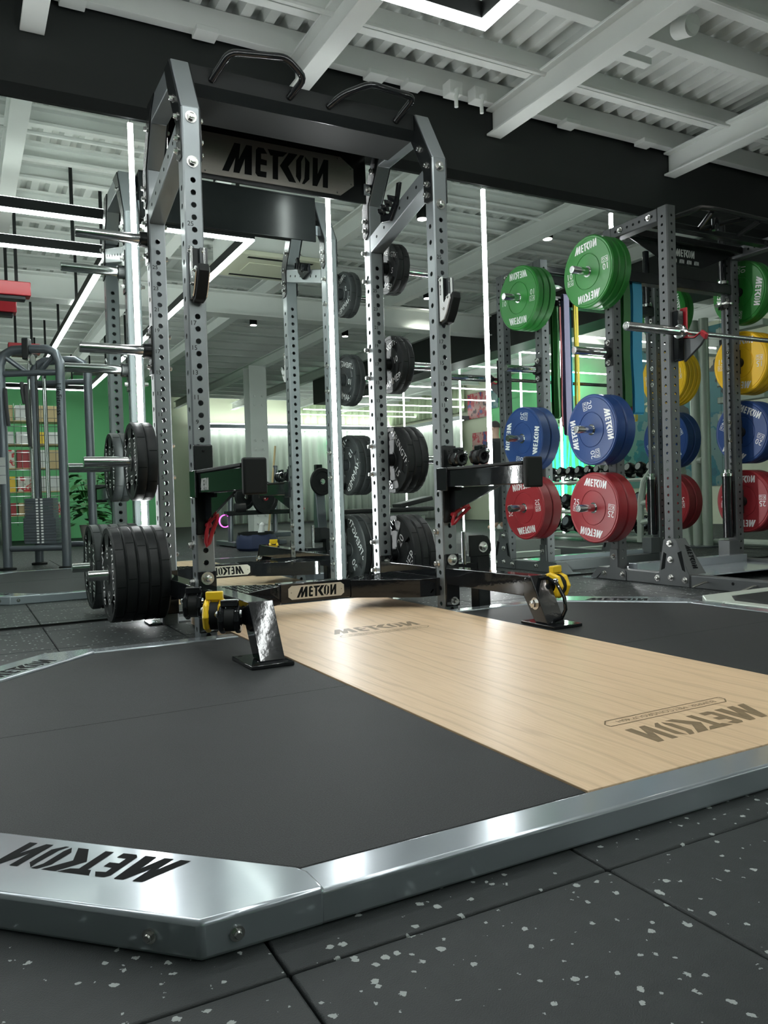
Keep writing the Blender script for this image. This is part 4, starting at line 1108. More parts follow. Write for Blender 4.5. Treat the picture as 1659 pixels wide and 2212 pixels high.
# ---------------------------------------------------------------- neighbouring platform on the right
np_ = thing('lifting_platform', (2.9, -1.2, 0), 'neighbouring platform corner with a pale steel frame at the right picture edge', 'lifting platform')
c_ = [(1.60, -0.62), (1.72, -0.50), (4.2, -0.50), (4.2, -0.58), (1.83, -0.58), (1.68, -0.72), (1.60, -0.72)]
MB().pz(0, 0.053, c_).build('corner_plate', 'machine_pale', np_, 0.005)
MB().pz(0, 0.052, [(1.60, -0.722), (1.678, -0.722), (1.678, -2.1), (1.60, -2.1)]).build('rail', 'machine_pale', np_, 0.005)
MB().pz(0, 0.049, [(1.68, -0.723), (1.831, -0.582), (4.2, -0.582), (4.2, -2.1), (1.68, -2.1)]).build('rubber_mat', 'mat_rubber', np_, 0.003)
# ---------------------------------------------------------------- the hall behind the camera, seen in the mirror
# cable tower beside the camera
ct = thing('cable_machine', (-0.85, -3.2, 0), 'grey dual cable machine with weight stacks, mirrored at the left edge', 'cable machine')
FL, ux, uy = V(-1.11, -3.11, 0), V(0.859, 0.512, 0), V(0.512, -0.859, 0)
def cm(u, d, z):
    return FL + ux * u + uy * d + V(0, 0, z)
for u0, nm in ((0.03, 0), (0.60, 1)):
    for d0 in (0.0, 0.62):
        pts = [cm(u0, d0, 0.02), cm(u0, d0, 1.80), cm(u0, d0, 1.93), cm(u0 + (0.04 if nm == 0 else -0.04), d0, 2.02), cm(u0 + (0.12 if nm == 0 else -0.12), d0, 2.06), cm(0.315, d0, 2.065)]
        MB().tube(pts, 0.042, 12).build('frame_post', 'machine_grey', ct)
        MB().lathe([(0.075, 0), (0.075, 0.02), (0.06, 0.028)], cm(u0, d0, 0), (0, 0, 1), 20).build('foot_pad', 'black_matte', ct)
for z in (0.20, 1.84):
    for d0 in (0.0, 0.62):
        MB().cyl(cm(0.03, d0, z), cm(0.60, d0, z), 0.028, n=12).build('crossbar', 'machine_grey', ct)
for a, b in ((0.08, 0.25), (0.55, 0.38)):
    MB().cyl(cm(a, 0.0, 2.0), cm(b, 0.06, 1.86), 0.024, n=10).build('gusset_tube', 'machine_grey', ct)
for k, (c0, d0) in enumerate(((0.33, 0.10), (0.16, 0.42))):
    for i in range(16):
        z = 0.24 + 0.027 * i
        MB().obox(cm(c0, d0, z + 0.0125), ux * 0.155 if i < 9 else ux * 0.135, uy * 0.055, V(0, 0, 0.0122)).build('stack_plate', 'machine_grey', ct, 0.002)
    mbn = MB()
    for i in range(16):
        for e in (-0.022, 0.022):
            c = cm(c0 + e, d0 - 0.0556, 0.2525 + 0.027 * i)
            mbn.obox(c, ux * 0.011, uy * 0.0003, V(0, 0, 0.008))
    mbn.build('stack_numbers', 'print_white', ct)['kind'] = 'stuff'
    for e in (-0.075, 0.075):
        MB().cyl(cm(c0 + e, d0, 0.67), cm(c0 + e, d0, 1.95), 0.0115, n=10).build('guide_rod', 'chrome', ct)
    MB().cyl(cm(c0, d0, 0.67), cm(c0, d0, 1.95), 0.005, n=8).build('cable', 'cable_black', ct)
MB().obox(cm(0.30, -0.02, 2.06), ux * 0.03, uy * 0.04, V(0, 0, 0.10)).build('pulley_bracket', 'black_satin', ct, 0.008)
MB().lathe([(0.012, -0.012), (0.05, -0.012), (0.045, 0), (0.05, 0.012), (0.012, 0.012)], cm(0.35, -0.03, 1.96), ux, 24).build('pulley', 'zinc', ct)
for (u0, z0, z1) in ((0.30, 1.15, 1.72), (0.10, 1.35, 1.70), (0.26, 1.55, 1.75)):
    MB().tube([cm(u0, -0.06, z1), cm(u0 + 0.005, -0.06, (z0 + z1) / 2), cm(u0 + 0.02, -0.06, z0)], 0.018, 8).build('rope_handle', 'cable_black', ct)
for k in range(3):
    MB().obox(cm(0.03, -0.044, 1.02 - 0.085 * k), ux * 0.036, uy * 0.001, V(0, 0, 0.04)).build('guide_card', 'print_grey', ct)
text_mb('LifeFitness', cm(0.60, -0.0425, 1.58), V(0, 0, -1), ux, 0.05).build('lettering', 'print_dark', ct, smooth=False)
# wire shelf with goods far behind it
sh = thing('wire_shelf', (-0.4, -9.0, 0), 'wire mesh shelf stacked with colourful boxed goods behind the cable machine', 'shelf')
for x in (-0.9, 0.08):
    for y in (-9.2, -8.8):
        MB().cyl((x, y, 0), (x, y, 2.3), 0.016, n=8).build('post', 'chrome', sh)
mbw = MB()
for k in range(14):
    mbw.cyl((-0.9, -8.79, 0.35 + 0.14 * k), (0.08, -8.79, 0.35 + 0.14 * k), 0.005, n=6)
for k in range(10):
    mbw.cyl((-0.85 + 0.1 * k, -8.79, 0.3), (-0.85 + 0.1 * k, -8.79, 2.25), 0.004, n=6)
mbw.build('wire_mesh', 'chrome', sh)['kind'] = 'stuff'
cols = ['red_plastic', 'print_white', 'wood_stick', 'yellow_plastic', 'band_green', 'print_white', 'goods', 'red_plastic', 'wood_stick', 'print_white']
for k in range(5):
    MB().box(-0.9, 0.08, -9.2, -8.8, 0.45 + 0.38 * k, 0.465 + 0.38 * k).build('shelf_board', 'wood_stick', sh)
k = 0
for r_ in range(5):
    for c_i in range(4):
        z0 = 0.466 + 0.38 * r_; x0 = -0.86 + 0.235 * c_i
        hgt = 0.2 + 0.09 * ((r_ * 7 + c_i * 3) % 3) / 2
        o = MB().box(x0, x0 + 0.2, -9.12, -8.84, z0, z0 + hgt).build('goods_box', cols[(r_ * 3 + c_i * 2 + (r_ * c_i) % 3) % 10], None, 0.004)
        tag(o, f'{["leftmost", "second", "third", "rightmost"][c_i]} boxed good on the {["bottom", "second", "middle", "fourth", "top"][r_]} board of the wire shelf', 'box', 'goods on the wire shelf')
# potted plant
pt = thing('potted_plant', (0.27, -7.5, 0), 'leafy green potted plant in front of the green wall, mirrored at the left', 'plant')
MB().lathe([(0.11, 0), (0.16, 0.30), (0.165, 0.30), (0.145, 0.28)], (0.27, -7.5, 0), (0, 0, 1), 20).build('pot', 'soil_pot', pt)
rnd = random.Random(3)
for k in range(120):
    a = rnd.uniform(0, 2 * PI); e = rnd.uniform(-0.15, 0.9); rr = rnd.uniform(0.10, 0.30)
    c = V(0.27, -7.5, 0.72) + V(math.cos(a) * rr, math.sin(a) * rr, rnd.uniform(-0.42, 0.38))
    d = V(math.cos(a), math.sin(a), e - 0.5).normalized(); s_ = d.cross(V(0, 0, 1)).normalized(); u_ = s_.cross(d)
    L = rnd.uniform(0.13, 0.21); w_ = L * 0.42
    P = [c, c + d * L * .35 + s_ * w_ + u_ * .012, c + d * L * .75 + s_ * w_ * .8, c + d * L * 1.1 - u_ * .02, c + d * L * .75 - s_ * w_ * .8, c + d * L * .35 - s_ * w_ + u_ * .012, c + d * L * .5 + u_ * 0.02]
    MB().add(P, [(0, 1, 6), (1, 2, 6), (2, 3, 6), (3, 4, 6), (4, 5, 6), (5, 0, 6)]).build('leaf', 'leaf', pt)
for k in range(6):
    a = k * 1.05
    MB().tube([(0.27, -7.5, 0.25), (0.27 + 0.06 * math.cos(a), -7.5 + 0.06 * math.sin(a), 0.6), (0.27 + 0.2 * math.cos(a), -7.5 + 0.2 * math.sin(a), 0.95)], 0.007, 6).build('stem', 'leaf', pt)
# white steel column with bolted plates
cl = thing('steel_column', (3.05, -7.84, 0), 'white painted steel column with bolt heads, mirrored between the rack uprights', 'column')
MB().box(2.90, 3.20, -7.70, -7.685, 0, 2.86).build('flange', 'ceiling_paint', cl)
MB().box(2.90, 3.20, -7.995, -7.98, 0, 2.86).build('flange', 'ceiling_paint', cl)
MB().box(3.043, 3.057, -7.98, -7.70, 0, 2.86).build('web', 'ceiling_paint', cl)
for z in (0.2, 0.34, 1.45, 1.6, 2.2, 2.35):
    for x in (2.98, 3.12):
        bolt(cl, (x, -7.685, z), (0, 1, 0), 0.022, 0.02, 'ceiling_paint')
# curtains, pelmet and cove light on the far walls
def curtain(x0, y0, x1, y1, z0, z1, m, label, amp=0.05, pitch=0.2):
    a, b = V(x0, y0, 0), V(x1, y1, 0); L = (b - a).length; d = (b - a).normalized(); n = V(-d.y, d.x, 0)
    N = int(L / pitch * 8); vs = []
    for i in range(N + 1):
        p = a + d * L * i / N
        off = amp * math.sin(2 * PI * i / 8) * (0.8 + 0.2 * math.sin(i * 0.37)) + 0.01 * math.sin(i * 1.7)
        for z, k_ in ((z0, 1.2), ((z0 + z1) / 2, 1.0), (z1, 0.8)):
            vs.append(p + n * off * k_ + V(0, 0, z))
    fs = []
    for i in range(N):
        for j in (0, 1):
            q = i * 3 + j
            fs.append((q, q + 3, q + 4, q + 1))
    o = MB().add(vs, fs).build('curtain', m, None, org=(x0, y0, z0))
    md = o.modifiers.new('solid', 'SOLIDIFY'); md.thickness = 0.006
    return tag(o, label, 'curtain', 'pleated curtains')
curtain(3.7, -14.0, 6.3, -14.0, 0.03, 2.38, 'curtain_mat', 'white pleated curtain reflected left of the central LED strip')
curtain(6.35, -14.0, 8.9, -14.0, 0.03, 2.38, 'curtain_mat', 'white pleated curtain reflected between the silver rack right uprights')
curtain(8.85, -13.9, 8.85, -10.2, 0.03, 2.30, 'curtain_mat', 'white pleated curtain reflected right of the silver rack right upright')
curtain(6.35, -14.05, 8.9, -14.05, 2.55, 3.1, 'curtain_green', 'pale green pleated valance under the ceiling behind the LED tubes')
curtain(8.93, -13.9, 8.93, -10.2, 2.5, 3.1, 'curtain_green', 'pale green pleated valance on the side wall above the white curtain')
for nm, b_ in (('back', (3.6, 8.95, -14.02, -13.75, 2.38, 2.47)), ('side', (8.72, 8.97, -13.7, -10.1, 2.30, 2.39))):
    pm = thing('curtain_pelmet', ((b_[0] + b_[1]) / 2, (b_[2] + b_[3]) / 2, b_[4]), f'dark curtain pelmet with a white cove light along the {nm} wall of the mirrored hall', 'pelmet')
    MB().box(*b_).build('board', 'machine_grey', pm)
    if nm == 'back':
        MB().box(b_[0], b_[1], b_[2] + 0.02, b_[3] - 0.05, b_[5] + 0.005, b_[5] + 0.03).build('cove_light', 'cove', pm)
        MB().box(b_[0], b_[1], b_[3] - 0.2, b_[3] - 0.15, b_[4] - 0.02, b_[4] - 0.002).build('cove_light', 'cove', pm)
    else:
        MB().box(b_[0] + 0.06, b_[0] + 0.10, b_[2], b_[3], b_[4] - 0.02, b_[4] - 0.002).build('cove_light', 'cove', pm)
# posters, mural, exit sign
for b_, m, lb in (((8.97, 8.985, -10.15, -9.38, 2.31, 2.88), 'poster_red', 'red and blue poster high on the mirrored side wall'), ((8.965, 8.98, -9.25, -8.97, 2.46, 2.86), 'poster_teal', 'dark teal poster next to the red one on the mirrored side wall'),
                 ((8.97, 8.985, -10.0, -9.3, 1.0, 1.98), 'poster_red', 'tall red and blue poster behind the person in the mirror')):
    tag(MB().box(*b_).build('poster', m, None, org=((b_[0] + b_[1]) / 2, b_[2], b_[4])), lb, 'poster')
t = thing('exit_sign', (7.4, -13.7, 2.1), 'small green running-man exit sign glowing right of the central LED strip', 'exit sign')
MB().box(6.98, 7.22, -13.72, -13.69, 1.98, 2.10).build('box', 'exit_green', t)
MB().tube([(7.10, -13.685, 2.08), (7.09, -13.685, 2.05), (7.07, -13.685, 2.02), (7.05, -13.685, 1.995)], 0.008, 6).build('pictogram', 'print_white', t)
MB().cyl((7.10, -13.705, 2.10), (7.10, -13.705, 3.1), 0.01, n=6).build('hanger', 'black_matte', t)
# pale cassette under the ceiling
ac = thing('ceiling_cassette', (1.15, -1.88, 2.74), 'beige ceiling air conditioner cassette with rounded corners, mirrored below the sign', 'air conditioner')
pts = []
for cx_, cy_, a0 in ((1.58, -1.62, 0), (0.76, -1.62, 90), (0.76, -2.14, 180), (1.58, -2.14, 270)):
    for k in range(5):
        a = math.radians(a0 + 22.5 * k)
        pts.append((cx_ + 0.1 * math.cos(a), cy_ + 0.1 * math.sin(a)))
MB().pz(2.74, 2.78, pts).build('panel', 'wall_cream', ac, 0.006)
MB().box(0.72, 1.62, -2.18, -1.58, 2.78, 3.03).build('body', 'ceiling_paint', ac)
MB().box(0.92, 1.42, -2.02, -1.74, 2.732, 2.74).build('grille', 'wall_cream', ac, 0.004)
for y in (-2.16, -1.60):
    MB().box(0.86, 1.48, y - 0.02, y + 0.02, 2.737, 2.7405).build('outlet_slot', 'black_matte', ac)
# red machine parts hung under the ceiling at the far left
for (x, y, z, lx, lb) in ((-1.10, -1.86, 2.28, 0.20, 'upper red metal box hanging from the ceiling at the left mirror edge'), (-1.12, -2.30, 2.24, 0.14, 'lower red metal box hanging from the ceiling at the left mirror edge'), (-0.78, -4.4, 2.27, 0.16, 'red metal box hanging just above the cable machine top')):
    t = thing('red_unit', (x, y, z), lb, 'ceiling unit', 'red ceiling units')
    MB().box(x - lx, x + lx, y - 0.07, y + 0.07, z, z + 0.11).build('box', 'red_plastic', t, 0.006)
    MB().box(x - lx * .8, x + lx * .8, y - 0.05, y + 0.05, z - 0.03, z).build('base', 'black_satin', t, 0.004)
    for e in (-0.5, 0.5):
        MB().box(x + lx * e - 0.012, x + lx * e + 0.012, y - 0.012, y + 0.012, z + 0.11, 3.165).build('hanger', 'black_matte', t)
# bench machine, flat bench, bag, stick
bm_ = thing('plate_loaded_machine', (1.9, -5.0, 0), 'grey plate loaded machine mirrored between the left and right rack uprights', 'machine')
for x in (1.66, 2.28):
    MB().tube([(x, -5.0, 0.01), (x + 0.02, -5.02, 0.5), (x + 0.05, -5.05, 1.05)], 0.035, 10).build('post', 'machine_grey', bm_)
    MB().box(x - 0.05, x + 0.05, -5.5, -4.7, 0.0, 0.06).build('foot', 'machine_grey', bm_, 0.008)
MB().cyl((1.5, -4.97, 0.66), (2.45, -4.97, 0.66), 0.022, n=12).build('axle', 'chrome', bm_)
MB().box(1.6, 2.6, -5.06, -4.9, 0.40, 0.46).build('beam', 'black_satin', bm_, 0.008)
MB().cyl((1.70, -4.9, 0.50), (1.84, -4.9, 0.50), 0.06, n=20).build('roller_pad', 'upholstery', bm_)
MB().box(2.0, 2.5, -5.4, -4.75, 0.10, 0.16).build('base_beam', 'machine_grey', bm_, 0.008)
MB().lathe([(0.075, -0.008), (0.085, -0.008), (0.085, 0.008), (0.075, 0.008)], (1.60, -5.02, 0.33), (0.2, 1, 0), 28, closed=True).build('glow_ring', 'neon_pink', bm_)
def pd(x, y, z, R, ax, lb):
    th_ = thing('weight_plate', (x, y, z), lb, 'weight plate', 'plates on mirrored machines')
    MB().lathe([(0.026, -0.018), (0.06, -0.018), (0.06, -0.01), (0.7 * R, -0.008), (0.74 * R, -0.02), (R - 0.006, -0.02), (R, -0.012), (R, 0.012), (R - 0.006, 0.02), (0.74 * R, 0.02), (0.7 * R, 0.008), (0.06, 0.01), (0.06, 0.018), (0.026, 0.018)], (x, y, z), ax, 40, closed=True).build('disc', 'urethane', th_)
    MB().lathe([(0.026, -0.019), (0.04, -0.019), (0.04, 0.019), (0.026, 0.019)], (x, y, z), ax, 24, closed=True).build('hub', 'red_plastic' if R > 0.2 else 'zinc', th_)
    return th_
pd(2.12, -4.9, 0.62, 0.215, (0.35, 1, 0), 'black weight plate with a red hub on the mirrored machine below the left spotter arm')
pd(1.86, -4.95, 0.64, 0.17, (0.45, 1, 0), 'small black weight plate left of the red-hubbed one on the mirrored machine')
pd(2.95, -4.9, 0.82, 0.19, (0.2, 1, 0), 'black weight plate mirrored left of the central LED strip')
st_ = thing('plate_stand', (2.95, -5.0, 0), 'grey stand carrying a plate, mirrored left of the central LED strip', 'stand')
MB().px(2.88, 3.02, [(-5.10, 0), (-4.9, 0), (-4.98, 0.7), (-5.04, 0.7)]).build('leg', 'machine_grey', st_, 0.01)
MB().cyl((2.95, -5.05, 0.82), (2.95, -4.86, 0.82), 0.024, n=14).build('pin', 'chrome', st_)
MB().box(2.9, 3.0, -5.06, -4.98, 0.7, 1.06).build('head', 'black_satin', st_, 0.01)
bn = thing('flat_bench', (3.7, -4.5, 0), 'black flat training bench mirrored between the right rack uprights', 'bench')
MB().box(3.0, 4.42, -4.63, -4.35, 0.37, 0.43).build('pad', 'upholstery', bn, 0.02, seg=3)
MB().obox((4.15, -4.5, 0.50), V(0.26, 0, 0.05), V(0, 0.13, 0), V(-0.008, 0, 0.03)).build('back_pad', 'upholstery', bn, 0.015)
MB().box(3.05, 4.38, -4.53, -4.47, 0.31, 0.37).build('beam', 'machine_pale', bn, 0.008)
for x in (3.12, 4.30):
    MB().box(x - 0.03, x + 0.03, -4.53, -4.47, 0.04, 0.31).build('leg', 'machine_pale', bn, 0.006)
    MB().box(x - 0.03, x + 0.03, -4.75, -4.25, 0.0, 0.04).build('foot', 'machine_pale', bn, 0.006)
bg = thing('gym_bag', (1.62, -3.85, 0), 'open dark navy gym bag on the floor, mirrored below the left spotter arm', 'bag')
MB().lathe([(0.20, 0.0), (0.235, 0.03), (0.24, 0.12), (0.21, 0.19), (0.19, 0.20), (0.18, 0.17), (0.19, 0.06)], (1.62, -3.85, 0), (0, 0, 1), 24, mod=lambda i, j: 0.012 * math.sin(i * 1.9 + j)).build('bag_body', 'navy', bg)
MB().lathe([(0.185, 0.185), (0.215, 0.185), (0.215, 0.215), (0.185, 0.215)], (1.62, -3.85, 0), (0, 0, 1), 24, closed=True).build('bag_rim', 'black_matte', bg)
tag(MB().lathe([(0.03, 0), (0.04, 0.05), (0.028, 0.10), (0.032, 0.13), (0.01, 0.16)], (1.66, -3.80, 0.17), (0.15, 0, 1), 14).build('white_bottle', 'print_white', None, org=(1.66, -3.80, 0.17)), 'small white bottle standing in the open navy bag', 'bottle')
tag(MB().cyl((2.12, -4.85, 0.02), (2.36, -5.1, 1.32), 0.014, n=10).build('wooden_stick', 'wood_stick', None, org=(2.12, -4.85, 0.02)), 'thin wooden stick leaning behind the left spotter arm in the mirror', 'stick')
# dumbbell stand
dr = thing('dumbbell_rack', (5.35, -2.0, 0), 'dark dumbbell rack with three rows, mirrored between the coloured plates', 'dumbbell rack')
for y in (-3.15, -2.02, -0.95):
    MB().px(-0.03 + y * 0 + 5.32, 5.38, [(0, 0), (0, 0)] if False else [(y - 0.03, 0), (y + 0.03, 0), (y + 0.03, 0.95), (y - 0.03, 0.95)]).build('side_frame', 'machine_pale', dr, 0.006)
    MB().box(5.05, 5.7, y - 0.03, y + 0.03, 0.0, 0.05).build('foot', 'machine_pale', dr, 0.006)
ROWZ = ((5.42, 0.72), (5.26, 0.36), (5.14, 0.08))
for x, z in ROWZ:
    for e in (-0.09, 0.09):
        MB().obox((x + e, -2.05, z + e * 0.35), V(0.03, 0, 0.012), V(0, 1.12, 0), V(-0.004, 0, 0.01)).build('tray_rail', 'machine_pale', dr)
db0 = {}
for r_, (x, z) in enumerate(ROWZ):
    n_ = (13, 11, 9)[r_]; rr = (0.062, 0.072, 0.085)[r_]
    for i in range(n_):
        y = -3.05 + 2.0 * i / (n_ - 1)
        t = thing('dumbbell', (x, y, z + rr + 0.018), f'{["first", "second", "third", "fourth", "fifth", "sixth", "seventh", "eighth", "ninth", "tenth", "eleventh", "twelfth", "thirteenth"][n_ - 1 - i]} dumbbell from the right in the {["top", "middle", "bottom"][r_]} row of the mirrored rack', 'dumbbell', 'dumbbells on the mirrored rack')
        if r_ not in db0:
            L = [MB().cyl((-0.06, 0, 0), (0.06, 0, 0), 0.016, n=12).build('handle', 'chrome', t, org=(0, 0, 0))]
            for s in (-1, 1):
                L.append(MB().lathe([(rr * .75, 0), (rr, 0.012), (rr, 0.075), (rr * .8, 0.09)], (s * 0.055, 0, 0), (s, 0, 0), 12).build('head', 'black_gloss', t, 0.003, smooth=False, org=(0, 0, 0)))
                L.append(MB().lathe([(rr * .62, 0.0), (rr * .62, 0.0012)], (s * 0.145, 0, 0), (s, 0, 0), 18).build('end_ring', 'print_grey' if r_ == 0 else 'machine_grey', t, org=(0, 0, 0)))
            db0[r_] = L
        else:
            for o in db0[r_]:
                c = o.copy(); COL.objects.link(c); c.parent = t
        t.rotation_euler = (0, 0.3, 0)
# green glowing installation, pale machine frames
ng = thing('neon_installation', (8.6, -6.7, 0), 'glowing green light installation mirrored behind the dark rack plates', 'light installation')
rnd = random.Random(5)
for k in range(26):
    y = -7.5 + 1.55 * k / 25
    MB().cyl((8.6 + rnd.uniform(-.1, .1), y, 0.45), (8.6, y + rnd.uniform(-.05, .05), rnd.uniform(1.55, 1.98)), 0.014, n=6).build('light_stem', 'neon_green', ng)
for k in range(14):
    y = -6.75 + 0.62 * k / 13
    MB().cyl((8.6, y, 2.38 + rnd.uniform(-.1, .1)), (8.6, y, 2.80), 0.017, n=6).build('light_stem', 'neon_green', ng)
for k in range(16):
    y = rnd.uniform(-7.5, -5.95); z = rnd.uniform(0.6, 1.9)
    MB().obox((8.52, y, z), V(0.01, 0, 0), V(0, rnd.uniform(.05, .11), 0), V(0, 0, rnd.uniform(.03, .08))).build('dark_leaf', 'leaf', ng)
pm_ = thing('pale_machine', (4.9, -0.7, 0), 'pale green tube framed machine mirrored behind the dark rack front post', 'machine')
for d in (0, 0.28):
    MB().tube([(4.9, -1.0 + d, 0.02), (4.9, -0.98 + d, 0.45), (4.9, -0.93 + d, 0.66), (4.9, -0.80 + d, 0.80), (4.9, -0.62 + d, 0.84), (4.9, -0.45 + d, 0.84)], 0.035, 10).build('arch_tube', 'machine_pale', pm_)
for z in (0.22, 0.42):
    MB().cyl((4.9, -1.0, z), (4.9, -0.45, z + 0.12), 0.03, n=10).build('strut', 'machine_pale', pm_)
MB().px(4.86, 4.94, [(-0.42, 0.0), (-0.30, 0.0), (-0.48, 1.25), (-0.56, 1.25)]).build('leaning_post', 'machine_pale', pm_, 0.01)
cp_ = thing('cable_column', (4.9, -0.18, 0), 'tall pale twin column machine mirrored between the yellow plates', 'machine')
for y in (-0.25, -0.13):
    MB().cyl((4.9, y, 0.012), (4.9, y, 2.2), 0.045, n=20).build('column', 'machine_pale', cp_)
MB().lathe([(0.14, 0), (0.14, 0.012), (0.1, 0.02)], (4.9, -0.19, 0), (0, 0, 1), 24).build('base_plate', 'machine_grey', cp_)
for k in range(6):
    MB().box(4.85, 4.95, 0.05, 0.55, 1.2 + 0.16 * k, 1.26 + 0.16 * k).build('shelf_bar', 'machine_pale', cp_, 0.006)
for x in (4.98, 5.06):
    MB().cyl((x, -0.12, 0.05), (x, 0.75, 0.05), 0.03, n=10).build('floor_tube', 'machine_pale', cp_)

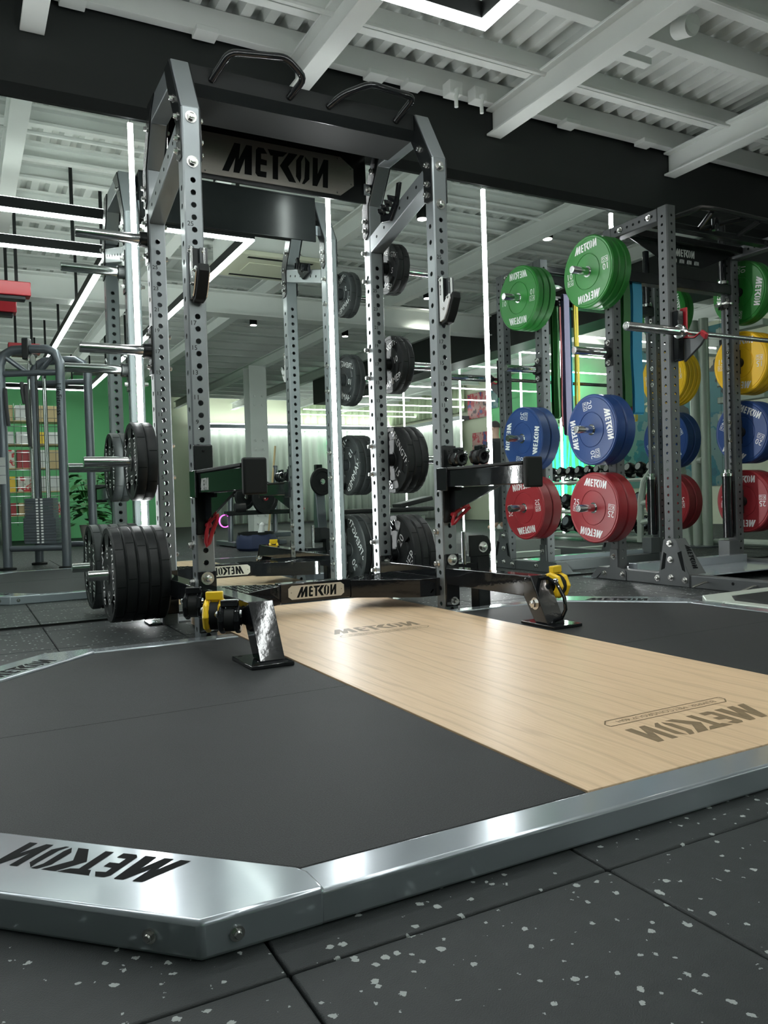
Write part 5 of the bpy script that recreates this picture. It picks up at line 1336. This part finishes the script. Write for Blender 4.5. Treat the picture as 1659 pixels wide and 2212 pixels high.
# ---------------------------------------------------------------- person in the mirror
def person():
    px_, py_ = 6.18, -5.26
    t = thing('person', (px_, py_, 0), 'person with short dark hair in a black T-shirt, mirrored left of the blue plates', 'person')
    # joints: local frame, facing -X with a slight turn; z up
    J = {'pel': (0, 0, .92, .13, .10), 'wst': (0, 0, 1.08, .135, .095), 'chs': (0.01, 0, 1.28, .16, .105), 'nck': (0, 0, 1.43, .065, .06), 'nk2': (-.02, 0, 1.50, .052, .052),
         'hd1': (-.03, 0, 1.565, .070, .082), 'hd2': (-.035, 0, 1.645, .078, .095), 'hd3': (-.03, 0, 1.705, .066, .078),
         'shl': (0.005, .17, 1.375, .062, .062), 'ell': (.03, .235, 1.10, .045, .045), 'wrl': (-.10, .20, .88, .032, .03),
         'shr': (0.005, -.17, 1.375, .062, .062), 'elr': (.03, -.235, 1.10, .045, .045), 'wrr': (-.10, -.20, .88, .032, .03),
         'hpl': (0, .09, .86, .085, .085), 'knl': (-.02, .10, .48, .058, .058), 'anl': (.02, .10, .08, .042, .042), 'tol': (-.14, .11, .035, .032, .03),
         'hpr': (0, -.09, .86, .085, .085), 'knr': (-.02, -.10, .48, .058, .058), 'anr': (.02, -.10, .08, .042, .042), 'tor': (-.14, -.11, .035, .032, .03)}
    E_ = [('pel', 'wst'), ('wst', 'chs'), ('chs', 'nck'), ('nck', 'nk2'), ('nk2', 'hd1'), ('hd1', 'hd2'), ('hd2', 'hd3'), ('chs', 'shl'), ('shl', 'ell'), ('ell', 'wrl'), ('chs', 'shr'), ('shr', 'elr'), ('elr', 'wrr'),
          ('pel', 'hpl'), ('hpl', 'knl'), ('knl', 'anl'), ('anl', 'tol'), ('pel', 'hpr'), ('hpr', 'knr'), ('knr', 'anr'), ('anr', 'tor')]
    # hands: palm, four fingers and a thumb each
    for sd, s in (('l', 1), ('r', -1)):
        J['pm' + sd] = (-.125, .195 * s, .82, .030, .018)
        E_.append(('wr' + sd, 'pm' + sd))
        for k, (dy, L) in enumerate(((-.024, .068), (-.008, .078), (.008, .074), (.024, .058))):
            J[f'f{k}a{sd}'] = (-.135 + .002 * k, (.195 + dy * .6) * s, .79, .0095, .0095)
            J[f'f{k}b{sd}'] = (-.14, (.195 + dy) * s, .79 - L * .55, .009, .009)
            J[f'f{k}c{sd}'] = (-.125, (.195 + dy) * s, .79 - L, .0075, .0075)
            E_ += [('pm' + sd, f'f{k}a{sd}'), (f'f{k}a{sd}', f'f{k}b{sd}'), (f'f{k}b{sd}', f'f{k}c{sd}')]
        J['ta' + sd] = (-.15, .165 * s, .80, .011, .011); J['tb' + sd] = (-.16, .155 * s, .765, .009, .009)
        E_ += [('pm' + sd, 'ta' + sd), ('ta' + sd, 'tb' + sd)]
    names = list(J); idx = {n: i for i, n in enumerate(names)}
    me = bpy.data.meshes.new('body')
    me.from_pydata([J[n][:3] for n in names], [(idx[a], idx[b]) for a, b in E_], [])
    o = bpy.data.objects.new('body', me); COL.objects.link(o); o.parent = t
    md = o.modifiers.new('skin', 'SKIN')
    if not me.skin_vertices:
        pass
    for n in names:
        v = me.skin_vertices[0].data[idx[n]]
        v.radius = J[n][3:5]; v.use_root = (n == 'pel')
    md.use_smooth_shade = True
    sb = o.modifiers.new('sub', 'SUBSURF'); sb.levels = 2; sb.render_levels = 2
    me.materials.append(MATS['skin'])
    ORG['body'] = V(0, 0, 0)
    # clothes as shells over the body
    Lc = lambda prof, m, nm, sx, sy, n=24: None
    def shell(nm, m, rings, n=24):
        vs = []; fs = []
        for (x, y, z, rx, ry) in rings:
            vs += [(x + rx * math.cos(2 * PI * i / n), y + ry * math.sin(2 * PI * i / n), z) for i in range(n)]
        for j in range(len(rings) - 1):
            fs += [(j * n + i, j * n + (i + 1) % n, (j + 1) * n + (i + 1) % n, (j + 1) * n + i) for i in range(n)]
        return MB().add(vs, fs).build(nm, m, t, org=(0, 0, 0))
    shell('t_shirt', 'shirt', [(0, 0, .86, .135, .19), (0, 0, 1.0, .13, .18), (0, 0, 1.15, .135, .185), (.005, 0, 1.30, .14, .21), (.005, 0, 1.38, .125, .215), (0, 0, 1.43, .10, .15), (-.005, 0, 1.462, .075, .085)])
    for s in (-1, 1):
        MB().tube([(0.005, .15 * s, 1.385), (.015, .20 * s, 1.27), (.025, .235 * s, 1.15)], [.085, .074, .068], 14).build('sleeve', 'shirt', t, org=(0, 0, 0))
        MB().tube([(0, .085 * s, .93), (-.01, .095 * s, .70), (-.02, .10 * s, .48), (0, .10 * s, .12)], [.105, .092, .075, .06], 16).build('trouser_leg', 'trousers', t, org=(0, 0, 0))
        MB().lathe([(.035, 0), (.05, .01), (.052, .05), (.04, .08)], (-.05, .105 * s, 0), (0, 0, 1), 16).build('shoe', 'print_white', t, org=(0, 0, 0))
        MB().lathe([(.012, -.004), (.02, 0), (.012, .006)], (-.012, .095 * s * .88, 1.63), (0, s, 0), 12).build('ear', 'skin', t, org=(0, 0, 0))
        MB().lathe([(.004, 0), (.008, .003), (.004, .005)], (-.112, .03 * s, 1.642), (-1, 0, 0), 10).build('eye', 'hair', t, org=(0, 0, 0))
        MB().obox((-.118, .03 * s, 1.662), V(0, .016, 0), V(.003, 0, 0), V(0, 0, .003)).build('eyebrow', 'hair', t, org=(0, 0, 0))
    MB().prism([(-.112, 0, 1.64), (-.138, 0, 1.598), (-.11, -.013, 1.594), (-.11, .013, 1.594)][:3], (0, .012, 0)).build('nose', 'skin', t, 0.004, org=(0, 0, 0))
    MB().obox((-.104, 0, 1.572), V(0, .02, 0), V(.006, 0, 0), V(0, 0, .004)).build('mouth', 'band_red', t, 0.002, org=(0, 0, 0))
    # hair cap
    vs = []; n = 20; fs = []
    rings = [(-8, 1.0), (12, 1.0), (32, 1.0), (52, 1.0), (72, 1.0), (88, 1.0)]
    for el, k_ in rings:
        for i in range(n):
            a = 2 * PI * i / n
            e = math.radians(el + (22 if math.cos(a) < -0.3 else 0) * (1 - el / 90))
            vs.append((-.022 + .094 * math.cos(a) * math.cos(e), .084 * math.sin(a) * math.cos(e), 1.655 + .098 * math.sin(e)))
    for j in range(len(rings) - 1):
        fs += [(j * n + i, j * n + (i + 1) % n, (j + 1) * n + (i + 1) % n, (j + 1) * n + i) for i in range(n)]
    fs.append(tuple(range(5 * n, 6 * n)))
    o2 = MB().add(vs, fs).build('hair', 'hair', t, org=(0, 0, 0))
    t.rotation_euler = (0, 0, math.radians(70))
person()
